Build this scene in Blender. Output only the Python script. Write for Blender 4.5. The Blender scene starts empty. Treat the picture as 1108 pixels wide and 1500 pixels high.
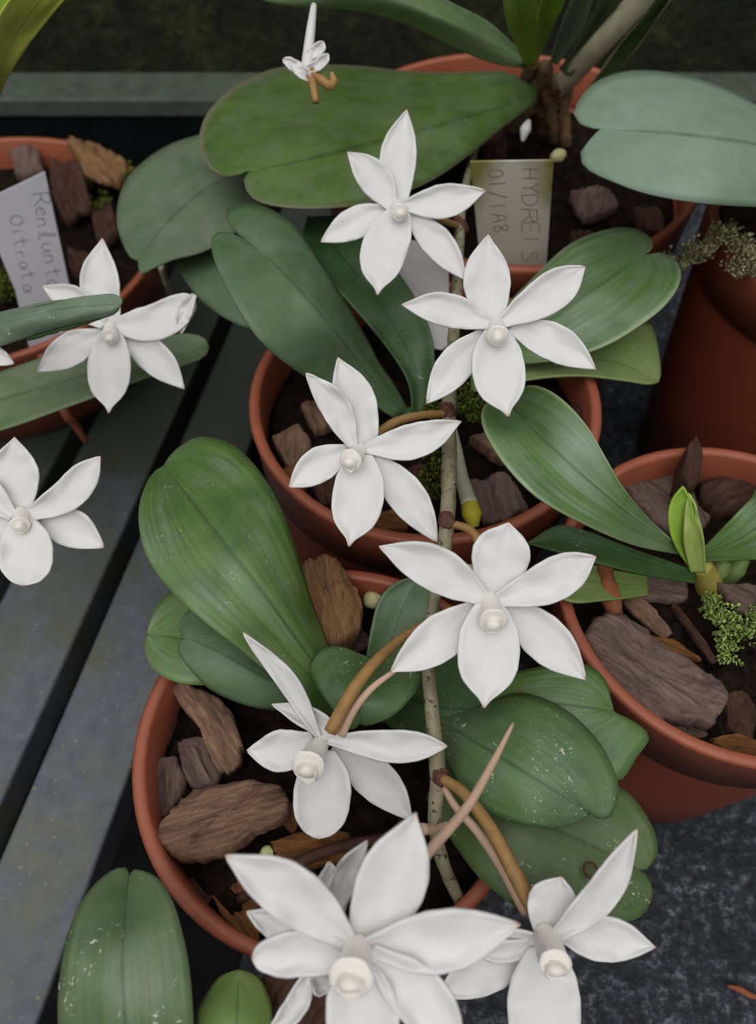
import bpy, bmesh, math, random
import numpy as np
from mathutils import Vector, noise
random.seed(7)

# ------------------------------------------------------------------ camera, sky, sun, exposure
scene = bpy.context.scene
COL = scene.collection
FPX, CAM_H, PITCH = 1155.0, 0.366, math.radians(56)
CP, SP = math.cos(PITCH), math.sin(PITCH)
cam_data = bpy.data.cameras.new('camera')
cam = bpy.data.objects.new('camera', cam_data); COL.objects.link(cam)
cam.location = (0, 0, CAM_H)
cam.rotation_euler = (math.pi / 2 - PITCH, 0, 0)
cam_data.sensor_fit = 'VERTICAL'; cam_data.sensor_height = 36.0
cam_data.lens = 36.0 * FPX / 1500.0
cam_data.clip_start = 0.01
cam_data.dof.use_dof = True
cam_data.dof.focus_distance = 0.232
cam_data.dof.aperture_fstop = 12.0
scene.camera = cam

scene.view_settings.view_transform = 'Standard'
scene.view_settings.look = 'None'
scene.view_settings.exposure = 0.0
scene.view_settings.gamma = 1.0
scene.view_settings.use_curve_mapping = False

world = bpy.data.worlds.new('overcast_sky'); scene.world = world
world.use_nodes = True
wn = world.node_tree; wn.nodes.clear()
w_out = wn.nodes.new('ShaderNodeOutputWorld'); w_bg = wn.nodes.new('ShaderNodeBackground')
w_tc = wn.nodes.new('ShaderNodeTexCoord'); w_dot = wn.nodes.new('ShaderNodeVectorMath')
w_ramp = wn.nodes.new('ShaderNodeValToRGB')
w_dot.operation = 'DOT_PRODUCT'; w_dot.inputs[1].default_value = (-0.06, -0.28, 0.958)   # the glazing is brightest overhead, a little behind the viewer
wn.links.new(w_tc.outputs['Generated'], w_dot.inputs[0])
wn.links.new(w_dot.outputs['Value'], w_ramp.inputs[0])
wn.links.new(w_ramp.outputs[0], w_bg.inputs['Color'])
wn.links.new(w_bg.outputs[0], w_out.inputs[0])
els = w_ramp.color_ramp.elements
els[0].position = 0.0; els[0].color = (0.006, 0.007, 0.007, 1)
els[1].position = 1.0; els[1].color = (1.0, 1.01, 1.02, 1)
for p_, v_ in ((0.25, 0.015), (0.50, 0.16), (0.70, 0.72), (0.86, 0.96)):
    e_ = els.new(p_); e_.color = (v_ * 0.99, v_, v_ * 1.01, 1)
w_bg.inputs['Strength'].default_value = 1.32

sun_d = bpy.data.lights.new('sun', 'SUN'); sun_d.energy = 0.5; sun_d.angle = math.radians(40)
sun_d.color = (1.0, 0.98, 0.96)
sun = bpy.data.objects.new('sun', sun_d); COL.objects.link(sun)
sun.rotation_euler = (math.radians(24), math.radians(-8), 0)

# ------------------------------------------------------------------ measuring helpers
def ray(px, py):
    u = (px - 554.0) / FPX; v = (750.0 - py) / FPX
    return np.array([u, CP + v * SP, -SP + v * CP])
ORG = np.array([0.0, 0.0, CAM_H])
def Pz(px, py, z):
    r = ray(px, py); return ORG + r * ((z - CAM_H) / r[2])
def Pd(px, py, d):
    return ORG + ray(px, py) * d
def depth_of(px, py, z):
    return (z - CAM_H) / ray(px, py)[2]

def catmull(pts, n):
    p = np.array(pts, float)
    if len(p) == 2:
        t = np.linspace(0, 1, n)[:, None]; return p[0] * (1 - t) + p[1] * t
    q = np.vstack([2 * p[0] - p[1], p, 2 * p[-1] - p[-2]])
    out = []
    for i in range(1, len(q) - 2):
        a, b, c, d = q[i - 1], q[i], q[i + 1], q[i + 2]
        for t in np.linspace(0, 1, 14, endpoint=False):
            out.append(0.5 * (2 * b + (c - a) * t + (2 * a - 5 * b + 4 * c - d) * t * t + (3 * b - 3 * c + d - a) * t ** 3))
    out.append(q[-2]); out = np.array(out)
    s = np.r_[0, np.cumsum(np.linalg.norm(np.diff(out[:, :2], axis=0), axis=1))]
    s /= s[-1]
    tt = np.linspace(0, 1, n)
    return np.stack([np.interp(tt, s, out[:, k]) for k in range(out.shape[1])], 1)
def lerp_list(v, n):
    if not hasattr(v, '__len__'): return np.full(n, float(v))
    return catmull([(i / (len(v) - 1), x) for i, x in enumerate(v)], n)[:, 1] if len(v) > 2 else np.linspace(v[0], v[1], n)

OFF = {}
def link_mesh(name, verts, faces, mat, parent=None, uvs=None, solid=0.0, smooth=True, sub=0):
    base = OFF.get(parent.name, (0, 0, 0)) if parent else (0, 0, 0)
    me = bpy.data.meshes.new(name)
    me.from_pydata([(v[0] - base[0], v[1] - base[1], v[2] - base[2]) for v in verts], [], faces)
    if uvs is not None:
        ul = me.uv_layers.new(name='UVMap')
        for lp in me.loops: ul.data[lp.index].uv = uvs[lp.vertex_index]
    bm = bmesh.new(); bm.from_mesh(me)
    bmesh.ops.remove_doubles(bm, verts=bm.verts, dist=1e-6)
    bmesh.ops.recalc_face_normals(bm, faces=bm.faces)
    bm.to_mesh(me); bm.free()
    if smooth:
        for p in me.polygons: p.use_smooth = True
    me.materials.append(mat)
    o = bpy.data.objects.new(name, me); COL.objects.link(o)
    if parent: o.parent = parent
    OFF[o.name] = base
    if solid:
        m = o.modifiers.new('thickness', 'SOLIDIFY'); m.thickness = solid; m.offset = 0
    if sub:
        m = o.modifiers.new('smooth', 'SUBSURF'); m.levels = sub; m.render_levels = sub
    return o
def tag(o, label, cat, group=None, kind=None):
    o['label'] = label; o['category'] = cat
    if group: o['group'] = group
    if kind: o['kind'] = kind
    return o
def thing(name, loc, label, cat, group=None):
    o = bpy.data.objects.new(name, None); COL.objects.link(o)
    o.location = tuple(loc); o.empty_display_size = 0.01
    OFF[o.name] = tuple(loc)
    return tag(o, label, cat, group)
def structure(o):
    o['kind'] = 'structure'; return o

# ------------------------------------------------------------------ materials
def srgb(r, g, b):
    f = lambda c: (c / 255 / 12.92) if c / 255 <= 0.04045 else ((c / 255 + 0.055) / 1.055) ** 2.4
    return (f(r), f(g), f(b), 1)
class NT:
    def __init__(s, name):
        s.m = bpy.data.materials.new(name); s.m.use_nodes = True
        s.t = s.m.node_tree; s.b = s.t.nodes['Principled BSDF']; s.out = s.t.nodes['Material Output']
    def n(s, typ, **kw):
        nd = s.t.nodes.new(typ)
        for k, v in kw.items():
            if k in nd.inputs: nd.inputs[k].default_value = v
            else: setattr(nd, k, v)
        return nd
    def l(s, a, b): s.t.links.new(a, b)
    def ramp(s, fac, stops):
        r = s.n('ShaderNodeValToRGB'); e = r.color_ramp.elements
        e[0].position, e[0].color = stops[0]; e[1].position, e[1].color = stops[-1]
        for p, c in stops[1:-1]:
            q = e.new(p); q.color = c
        s.l(fac, r.inputs[0]); return r.outputs[0]
    def noise(s, scale, detail=4, rough=0.6, vec=None, dist=0.0):
        k = s.n('ShaderNodeTexNoise'); k.inputs['Scale'].default_value = scale
        k.inputs['Detail'].default_value = detail; k.inputs['Roughness'].default_value = rough
        k.inputs['Distortion'].default_value = dist
        if vec is not None: s.l(vec, k.inputs['Vector'])
        return k.outputs['Fac']
    def mix(s, fac, a, b, blend='MIX'):
        m = s.n('ShaderNodeMix', data_type='RGBA', blend_type=blend)
        for sock, v in ((m.inputs[0], fac), (m.inputs[6], a), (m.inputs[7], b)):
            if hasattr(v, 'links') or hasattr(v, 'is_linked'): s.l(v, sock)
            else: sock.default_value = v
        return m.outputs[2]
    def bump(s, h, strength=0.3, dist=0.001):
        b = s.n('ShaderNodeBump'); b.inputs['Strength'].default_value = strength; b.inputs['Distance'].default_value = dist
        s.l(h, b.inputs['Height']); s.l(b.outputs[0], s.b.inputs['Normal'])
    def obj(s): return s.n('ShaderNodeTexCoord').outputs['Object']
    def uv(s): return s.n('ShaderNodeTexCoord').outputs['UV']
WHITE4 = (0, 0, 0, 1), (1, 1, 1, 1)
BK, WH = (0, 0, 0, 1), (1, 1, 1, 1)

def leaf_mat(name, dark, light, rough=0.36, spec=0.5, fleck=0.0, dust=0.0, dustcol=(150, 158, 148), stripe=0.35, edge=None, sheen_streak=0.0):
    t = NT(name); o = t.obj(); uv = t.uv()
    n1 = t.noise(38, 4, 0.6, o, 0.4)
    c = t.mix(t.ramp(n1, [(0.32, BK), (0.7, WH)]), dark, light)
    # parallel veins along the blade
    mp = t.n('ShaderNodeMapping'); mp.inputs['Scale'].default_value = (26, 1.1, 1); t.l(uv, mp.inputs[0])
    n2 = t.noise(1.0, 3, 0.6, mp.outputs[0])
    st = t.ramp(n2, [(0.38, BK), (0.62, WH)])
    sm = t.n('ShaderNodeMath', operation='MULTIPLY'); t.l(st, sm.inputs[0]); sm.inputs[1].default_value = stripe
    c = t.mix(sm.outputs[0], c, tuple(x * 0.62 for x in dark[:3]) + (1,))
    if sheen_streak:  # grey sky sheen painted into the colour as streaks along the veins
        mp3 = t.n('ShaderNodeMapping'); mp3.inputs['Scale'].default_value = (13, 1.6, 1); mp3.inputs['Location'].default_value = (3.3, .7, 0); t.l(uv, mp3.inputs[0])
        n6 = t.noise(1.0, 4, 0.65, mp3.outputs[0], 0.3); n7 = t.noise(34, 2, 0.5, o)
        k6 = t.ramp(n6, [(0.42, BK), (0.68, WH)]); k7 = t.ramp(n7, [(0.38, BK), (0.62, WH)])
        k8 = t.n('ShaderNodeMath', operation='MULTIPLY'); t.l(k6, k8.inputs[0]); t.l(k7, k8.inputs[1])
        k9 = t.n('ShaderNodeMath', operation='MULTIPLY'); t.l(k8.outputs[0], k9.inputs[0]); k9.inputs[1].default_value = sheen_streak
        c = t.mix(k9.outputs[0], c, srgb(146, 160, 146))
    # midrib line
    sep = t.n('ShaderNodeSeparateXYZ'); t.l(uv, sep.inputs[0])
    ab = t.n('ShaderNodeMath', operation='SUBTRACT'); t.l(sep.outputs[0], ab.inputs[0]); ab.inputs[1].default_value = 0.5
    ab2 = t.n('ShaderNodeMath', operation='ABSOLUTE'); t.l(ab.outputs[0], ab2.inputs[0])
    rib = t.ramp(ab2.outputs[0], [(0.006, (0.55, 0.55, 0.55, 1)), (0.022, BK)])
    c = t.mix(rib, c, tuple(x * 0.35 for x in dark[:3]) + (1,))
    if edge:
        ed = t.ramp(ab2.outputs[0], [(0.468, BK), (0.495, (0.7, 0.7, 0.7, 1))])
        c = t.mix(ed, c, edge)
    if dust:
        n3 = t.noise(55, 5, 0.65, o, 0.8)
        d = t.ramp(n3, [(0.42, BK), (0.75, (dust, dust, dust, 1))])
        c = t.mix(d, c, srgb(*dustcol))
    if fleck:
        mp2 = t.n('ShaderNodeMapping'); mp2.inputs['Scale'].default_value = (1, 1, 1); t.l(o, mp2.inputs[0])
        n4 = t.noise(520, 2, 0.5, mp2.outputs[0], 1.6)
        n5 = t.noise(70, 2, 0.5, o)
        f4 = t.ramp(n4, [(0.645, BK), (0.69, WH)]); f5 = t.ramp(n5, [(0.5, BK), (0.62, WH)])
        fm = t.n('ShaderNodeMath', operation='MULTIPLY'); t.l(f4, fm.inputs[0]); t.l(f5, fm.inputs[1])
        fm2 = t.n('ShaderNodeMath', operation='MULTIPLY'); t.l(fm.outputs[0], fm2.inputs[0]); fm2.inputs[1].default_value = fleck
        c = t.mix(fm2.outputs[0], c, srgb(200, 205, 185))
    t.l(c, t.b.inputs['Base Color'])
    rr = t.n('ShaderNodeMapRange'); t.l(n2, rr.inputs[0]); rr.inputs[3].default_value = rough - 0.10; rr.inputs[4].default_value = rough + 0.16
    t.l(rr.outputs[0], t.b.inputs['Roughness'])
    t.b.inputs['Specular IOR Level'].default_value = spec
    bm = t.n('ShaderNodeMath', operation='ADD'); t.l(n2, bm.inputs[0]); t.l(n1, bm.inputs[1])
    t.bump(bm.outputs[0], 0.22, 0.0006)
    return t.m
M = {}
M['leaf_gloss'] = leaf_mat('leaf_glossy_green', srgb(65, 98, 44), srgb(107, 136, 62), 0.36, 0.6, 0.25, stripe=0.4, sheen_streak=0.5)
M['leaf_dark'] = leaf_mat('leaf_dark_green', srgb(44, 69, 35), srgb(67, 98, 50), 0.42, 0.45, 0.3, stripe=0.15)
M['leaf_fleck'] = leaf_mat('leaf_flecked_green', srgb(65, 94, 48), srgb(90, 121, 64), 0.40, 0.5, 1.0, 0.2, sheen_streak=0.25, stripe=0.12)
M['leaf_scratched'] = leaf_mat('leaf_scratched_green', srgb(75, 96, 58), srgb(104, 121, 77), 0.42, 0.5, 1.0, 0.35, (124, 140, 118), sheen_streak=0.25, stripe=0.15)
M['leaf_olive_fleck'] = leaf_mat('leaf_olive_flecked', srgb(70, 92, 48), srgb(96, 116, 66), 0.45, 0.45, 0.8, 0.2, stripe=0.15)
M['leaf_blue'] = leaf_mat('leaf_bluish_green', srgb(70, 96, 58), srgb(96, 117, 77), 0.48, 0.5, 0.1, 0.45, (116, 136, 120), stripe=0.1)
M['leaf_olive'] = leaf_mat('leaf_olive_green', srgb(65, 91, 34), srgb(94, 119, 54), 0.55, 0.35, 0.0, 0.5, (116, 126, 108), stripe=0.1, edge=srgb(146, 136, 112))
M['leaf_dusty'] = leaf_mat('leaf_dusty_grey_green', srgb(88, 106, 80), srgb(106, 124, 90), 0.6, 0.3, 0.0, 0.6, (128, 132, 120), stripe=0.1)
M['leaf_pale'] = leaf_mat('leaf_pale_grey_green', srgb(116, 138, 112), srgb(130, 150, 128), 0.55, 0.4, 0.0, 0.6, (146, 158, 152), stripe=0.06)
M['leaf_strap'] = leaf_mat('leaf_strap_green', srgb(98, 120, 78), srgb(130, 146, 108), 0.48, 0.4, 0.0, 0.3, stripe=0.25)
M['leaf_folded'] = leaf_mat('leaf_folded_grey_green', srgb(92, 112, 86), srgb(112, 130, 104), 0.42, 0.5, 0.8, 0.4, (150, 160, 150), stripe=0.2)
M['leaf_top'] = leaf_mat('leaf_top_green', srgb(90, 118, 70), srgb(116, 138, 92), 0.5, 0.4, 0.0, 0.3, stripe=0.25)
M['leaf_lime'] = leaf_mat('leaf_lime_green', srgb(128, 168, 48), srgb(164, 194, 84), 0.5, 0.35, 0.0, stripe=0.2)
M['leaf_young'] = leaf_mat('leaf_young_pale', srgb(150, 172, 84), srgb(176, 190, 116), 0.5, 0.35, 0.0, stripe=0.2)
M['leaf_light'] = leaf_mat('leaf_light_green', srgb(102, 128, 64), srgb(135, 152, 87), 0.42, 0.45, 0.3, stripe=0.2, sheen_streak=0.25)
M['leaf_yellow'] = leaf_mat('leaf_yellow_green', srgb(182, 192, 74), srgb(208, 212, 100), 0.5, 0.35, 0.0, stripe=0.1)
M['leaf_vein'] = leaf_mat('leaf_veined_green', srgb(73, 107, 52), srgb(109, 136, 73), 0.36, 0.6, 0.1, 0.35, (138, 156, 138), stripe=0.4, sheen_streak=0.6, edge=srgb(157, 173, 128))
def petal_mat(name, base, tipc, rough=0.5):
    t = NT(name); uv = t.uv(); o = t.obj()
    sep = t.n('ShaderNodeSeparateXYZ'); t.l(uv, sep.inputs[0])
    tip = t.ramp(sep.outputs[1], [(0.93, BK), (0.995, (0.55, 0.55, 0.55, 1))])
    n1 = t.noise(160, 3, 0.6, o)
    c = t.mix(t.ramp(n1, [(0.3, BK), (0.75, WH)]), base, tuple(min(1, x * 1.04) for x in base[:3]) + (1,))
    c = t.mix(tip, c, tipc)
    t.l(c, t.b.inputs['Base Color'])
    t.b.inputs['Roughness'].default_value = rough
    t.b.inputs['Specular IOR Level'].default_value = 0.35
    t.b.inputs['Subsurface Weight'].default_value = 0.12
    t.b.inputs['Subsurface Radius'].default_value = (0.002, 0.002, 0.0018)
    mp = t.n('ShaderNodeMapping'); mp.inputs['Scale'].default_value = (16, 1.5, 1); t.l(uv, mp.inputs[0])
    n2 = t.noise(1.0, 3, 0.6, mp.outputs[0]); n3 = t.noise(1300, 2, 0.5, o)
    ad = t.n('ShaderNodeMath', operation='ADD'); t.l(n2, ad.inputs[0]); t.l(n3, ad.inputs[1])
    t.bump(ad.outputs[0], 0.14, 0.0003)
    return t.m
M['petal'] = petal_mat('petal_white', srgb(219, 217, 214), srgb(214, 166, 142))
M['petal_cream'] = petal_mat('petal_cream_white', srgb(234, 227, 218), srgb(214, 166, 142), 0.35)

def plain(name, col, rough=0.6, spec=0.3, var=0.25, scale=60, bump=0.2, bdist=0.001):
    t = NT(name); o = t.obj(); n = t.noise(scale, 5, 0.65, o, 0.5)
    c = t.mix(t.ramp(n, [(0.3, BK), (0.72, WH)]), tuple(x * (1 - var) for x in col[:3]) + (1,), tuple(min(1, x * (1 + var)) for x in col[:3]) + (1,))
    t.l(c, t.b.inputs['Base Color']); t.b.inputs['Roughness'].default_value = rough
    t.b.inputs['Specular IOR Level'].default_value = spec
    if bump: t.bump(n, bump, bdist)
    return t.m
M['pot'] = plain('terracotta_shaded_body', srgb(130, 63, 44), 0.42, 0.4, 0.10, 40, 0.08)  # same terracotta as the rim, with the wall's shade put into the colour
M['pot_rim'] = plain('terracotta_lit_rim', srgb(158, 87, 63), 0.42, 0.4, 0.10, 60, 0.08)  # lighter copy of the body colour, painted as the lit rim
M['soil'] = plain('dark_potting_mix', srgb(32, 23, 18), 0.95, 0.1, 0.9, 180, 0.9, 0.004)
t = NT('stem_grey_olive'); o = t.obj(); n1 = t.noise(150, 4, 0.6, o); n2 = t.noise(620, 3, 0.55, o)
c = t.mix(t.ramp(n1, [(0.35, BK), (0.68, WH)]), srgb(118, 110, 82), srgb(152, 144, 118))
c = t.mix(t.ramp(n2, [(0.60, BK), (0.66, WH)]), c, srgb(58, 50, 36))
t.l(c, t.b.inputs['Base Color']); t.b.inputs['Roughness'].default_value = 0.6; t.bump(n2, 0.3, 0.0005)
M['stem'] = t.m
M['pedicel'] = plain('pedicel_brown', srgb(156, 120, 72), 0.5, 0.3, 0.22, 220, 0.3, 0.0005)
M['spur'] = plain('spur_tan', srgb(196, 164, 140), 0.5, 0.3, 0.1, 200, 0.15, 0.0004)
M['bract'] = plain('bract_dark_brown', srgb(92, 60, 48), 0.6, 0.25, 0.5, 400, 0.6, 0.0008)
M['root_brown'] = plain('root_brown', srgb(72, 48, 38), 0.75, 0.2, 0.4, 200, 0.5, 0.001)
M['root_orange'] = plain('root_orange_brown', srgb(140, 84, 56), 0.7, 0.2, 0.3, 160, 0.4, 0.001)
M['root_grey'] = plain('root_silver_grey', srgb(176, 174, 152), 0.7, 0.2, 0.2, 200, 0.3, 0.0006)
M['root_tip'] = plain('root_tip_yellow', srgb(176, 164, 50), 0.5, 0.3, 0.2, 120, 0.1)
M['cane'] = plain('cane_pale', srgb(214, 200, 172), 0.6, 0.25, 0.3, 45, 0.2)
M['cane_yellow'] = plain('cane_yellow_brown', srgb(164, 150, 74), 0.5, 0.3, 0.25, 60, 0.2)
M['sheath'] = plain('dry_sheath_brown', srgb(104, 82, 58), 0.75, 0.2, 0.4, 90, 0.5, 0.002)
M['moss'] = plain('moss_green', srgb(196, 222, 124), 0.8, 0.15, 0.35, 140, 0)
M['moss_dark'] = plain('moss_dark_green', srgb(122, 138, 52), 0.85, 0.1, 0.4, 140, 0)
M['lichen'] = plain('lichen_tan', srgb(214, 206, 158), 0.9, 0.1, 0.25, 120, 0)
M['pellet'] = plain('pellet_cream', srgb(206, 204, 150), 0.8, 0.1, 0.12, 300, 0.5, 0.001)
M['ink'] = plain('pencil_ink', srgb(92, 94, 98), 0.8, 0.1, 0.1, 50, 0)
M['ink_faded'] = plain('faded_ink', srgb(112, 104, 96), 0.8, 0.1, 0.1, 50, 0)
M['label_white'] = plain('label_white_plastic', srgb(196, 194, 200), 0.45, 0.3, 0.04, 60, 0)
M['label_grey'] = plain('label_old_plastic', srgb(190, 188, 184), 0.5, 0.3, 0.08, 80, 0)
t = NT('label_algae_plastic'); uv = t.uv(); sp = t.n('ShaderNodeSeparateXYZ'); t.l(uv, sp.inputs[0])
nn = t.noise(60, 4, 0.6, t.obj())
ua = t.n('ShaderNodeMath', operation='SUBTRACT'); t.l(sp.outputs[0], ua.inputs[0]); ua.inputs[1].default_value = 0.5
ub = t.n('ShaderNodeMath', operation='ABSOLUTE'); t.l(ua.outputs[0], ub.inputs[0])
uc = t.n('ShaderNodeMath', operation='MULTIPLY_ADD'); t.l(ub.outputs[0], uc.inputs[0]); uc.inputs[1].default_value = 1.0; t.l(sp.outputs[1], uc.inputs[2])
ud = t.n('ShaderNodeMath', operation='MULTIPLY_ADD'); t.l(nn, ud.inputs[0]); ud.inputs[1].default_value = 0.7; t.l(uc.outputs[0], ud.inputs[2])
al = t.ramp(ud.outputs[0], [(0.52 + 0.9 - 0.25, BK), (1.0, WH)]) if False else None
mr = t.n('ShaderNodeMapRange'); t.l(ud.outputs[0], mr.inputs[0]); mr.inputs[1].default_value = 1.30; mr.inputs[2].default_value = 1.72
t.l(t.mix(mr.outputs[0], srgb(184, 178, 166), srgb(118, 112, 52)), t.b.inputs['Base Color']); t.b.inputs['Roughness'].default_value = 0.55
M['label_algae'] = t.m

def bark_mat(name, a, b, c3):
    t = NT(name); uv = t.uv(); o = t.obj()
    mp = t.n('ShaderNodeMapping'); mp.inputs['Scale'].default_value = (5, 26, 1); t.l(uv, mp.inputs[0])
    n1 = t.noise(1.0, 6, 0.7, mp.outputs[0], 1.0); n2 = t.noise(3.0, 6, 0.75, mp.outputs[0], 0.8); n3 = t.noise(60, 3, 0.6, o)
    c = t.ramp(n1, [(0.30, a), (0.52, b), (0.76, c3)])
    c = t.mix(t.ramp(n3, [(0.4, BK), (0.7, (0.5, 0.5, 0.5, 1))]), c, tuple(x * 0.75 for x in b[:3]) + (1,))
    c = t.mix(t.ramp(n2, [(0.30, (0.8, 0.8, 0.8, 1)), (0.46, BK)]), c, tuple(x * 0.3 for x in a[:3]) + (1,))
    t.l(c, t.b.inputs['Base Color']); t.b.inputs['Roughness'].default_value = 0.78; t.b.inputs['Specular IOR Level'].default_value = 0.25
    ad = t.n('ShaderNodeMath', operation='ADD'); t.l(n1, ad.inputs[0]); t.l(n2, ad.inputs[1])
    t.bump(ad.outputs[0], 0.9, 0.0016)
    return t.m
M['bark'] = bark_mat('bark_brown', srgb(98, 70, 57), srgb(149, 115, 94), srgb(176, 144, 114))
M['bark_purple'] = bark_mat('bark_purple_brown', srgb(85, 66, 62), srgb(131, 107, 99), srgb(161, 137, 119))
M['bark_brown'] = bark_mat('bark_warm_brown', srgb(98, 69, 46), srgb(152, 113, 77), srgb(176, 137, 96))
M['bark_orange'] = bark_mat('bark_orange_brown', srgb(86, 56, 32), srgb(140, 93, 53), srgb(164, 118, 71))
M['bark_red'] = bark_mat('bark_dark_red', srgb(50, 32, 28), srgb(89, 60, 50), srgb(112, 85, 70))

t = NT('slat_painted_grey'); o = t.obj(); n1 = t.noise(22, 6, 0.7, o, 0.5); n2 = t.noise(110, 4, 0.6, o); n3 = t.noise(420, 2, 0.5, o)
c = t.mix(t.ramp(n2, [(0.3, BK), (0.7, WH)]), srgb(76, 80, 90), srgb(98, 102, 112))
c = t.mix(t.ramp(n1, [(0.44, BK), (0.70, (0.8, 0.8, 0.8, 1))]), c, srgb(102, 104, 74))
c = t.mix(t.ramp(n3, [(0.66, BK), (0.72, (0.7, 0.7, 0.7, 1))]), c, srgb(150, 150, 104))
# far end of the slats darkened: algae plus painted-in shade of the leaves overhead
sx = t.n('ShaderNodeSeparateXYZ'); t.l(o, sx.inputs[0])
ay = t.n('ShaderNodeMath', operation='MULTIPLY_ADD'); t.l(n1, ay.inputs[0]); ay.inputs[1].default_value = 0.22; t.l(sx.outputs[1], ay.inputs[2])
algae_shade = t.n('ShaderNodeMapRange'); t.l(ay.outputs[0], algae_shade.inputs[0]); algae_shade.inputs[1].default_value = 0.06; algae_shade.inputs[2].default_value = 0.20; algae_shade.inputs[4].default_value = 0.85
c = t.mix(algae_shade.outputs[0], c, srgb(38, 44, 32))
t.l(c, t.b.inputs['Base Color']); t.b.inputs['Roughness'].default_value = 0.5; t.bump(n2, 0.15, 0.0008)
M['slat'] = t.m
t = NT('mat_dark_granular'); o = t.obj(); n1 = t.noise(210, 5, 0.75, o); n2 = t.noise(48, 4, 0.6, o, 0.5)
c = t.ramp(n1, [(0.38, srgb(12, 13, 17)), (0.53, srgb(48, 51, 60)), (0.68, srgb(128, 134, 142))])
c = t.mix(t.ramp(n2, [(0.36, (0.8, 0.8, 0.8, 1)), (0.6, BK)]), c, srgb(16, 18, 24))
t.l(c, t.b.inputs['Base Color']); t.b.inputs['Roughness'].default_value = 0.6; t.bump(n1, 0.9, 0.0025)
M['mat'] = t.m
t = NT('wall_mossy'); o = t.obj(); n1 = t.noise(14, 6, 0.7, o, 0.6); n2 = t.noise(90, 5, 0.7, o)
c = t.ramp(n1, [(0.36, srgb(14, 14, 12)), (0.54, srgb(50, 56, 24)), (0.74, srgb(96, 98, 44))])
c = t.mix(t.ramp(n2, [(0.32, WH), (0.56, BK)]), c, srgb(12, 12, 10))
t.l(c, t.b.inputs['Base Color']); t.b.inputs['Roughness'].default_value = 0.9; t.bump(n2, 1.0, 0.01)
M['wall'] = t.m
M['floor'] = plain('floor_black_earth', srgb(14, 14, 15), 0.9, 0.1, 0.4, 12, 0.3, 0.01)
M['beam'] = plain('beam_grey_green', srgb(80, 88, 78), 0.6, 0.25, 0.3, 50, 0.2, 0.001)
M['black_trim'] = plain('black_painted_side', srgb(16, 18, 20), 0.6, 0.2, 0.3, 40, 0.1)

# ------------------------------------------------------------------ shape builders
def box_part(name, corners_bottom, z0, z1, mat, parent=None, bevel=0.0):
    v = [(x, y, z0) for x, y in corners_bottom] + [(x, y, z1) for x, y in corners_bottom]
    f = [(3, 2, 1, 0), (4, 5, 6, 7), (0, 1, 5, 4), (1, 2, 6, 5), (2, 3, 7, 6), (3, 0, 4, 7)]
    o = link_mesh(name, v, f, mat, parent, smooth=False)
    if bevel:
        m = o.modifiers.new('bevel', 'BEVEL'); m.width = bevel; m.segments = 3
    return o

def blade(name, parent, L, Mid, R, z=None, d=None, dl=0.0, dr=0.0, mat='leaf_gloss', N=36, W=8, solid=0.0007, ripple=0.0, power=1.6):
    """A leaf or petal blade: left edge, midrib and right edge, lifted to heights z (or distances d) along the midrib."""
    l, m, r = catmull(L, N), catmull(Mid, N), catmull(R, N)
    zz = lerp_list(z if z is not None else d, N)
    verts, uvs = [], []
    seed = random.random() * 50
    for i in range(N):
        s = i / (N - 1); prof = max(0.0, math.sin(math.pi * min(1, s * 0.94 + 0.06))) ** 0.6
        for j in range(-W, W + 1):
            c = j / W
            e = l[i] if c < 0 else r[i]
            a = abs(c)
            # smooth passage over the midrib
            p = m[i] * (1 - a) + e * a
            h = zz[i] + (dl if c < 0 else dr) * a ** power * prof
            if ripple: h += ripple * prof * a * noise.noise((s * 5 + seed, c * 1.5, seed))
            verts.append(Pz(p[0], p[1], h) if z is not None else Pd(p[0], p[1], h))
            uvs.append((c * 0.5 + 0.5, s))
    k = 2 * W + 1
    faces = [(i * k + j, i * k + j + 1, (i + 1) * k + j + 1, (i + 1) * k + j) for i in range(N - 1) for j in range(2 * W)]
    return link_mesh(name, verts, faces, M[mat], parent, uvs, solid)

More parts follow.
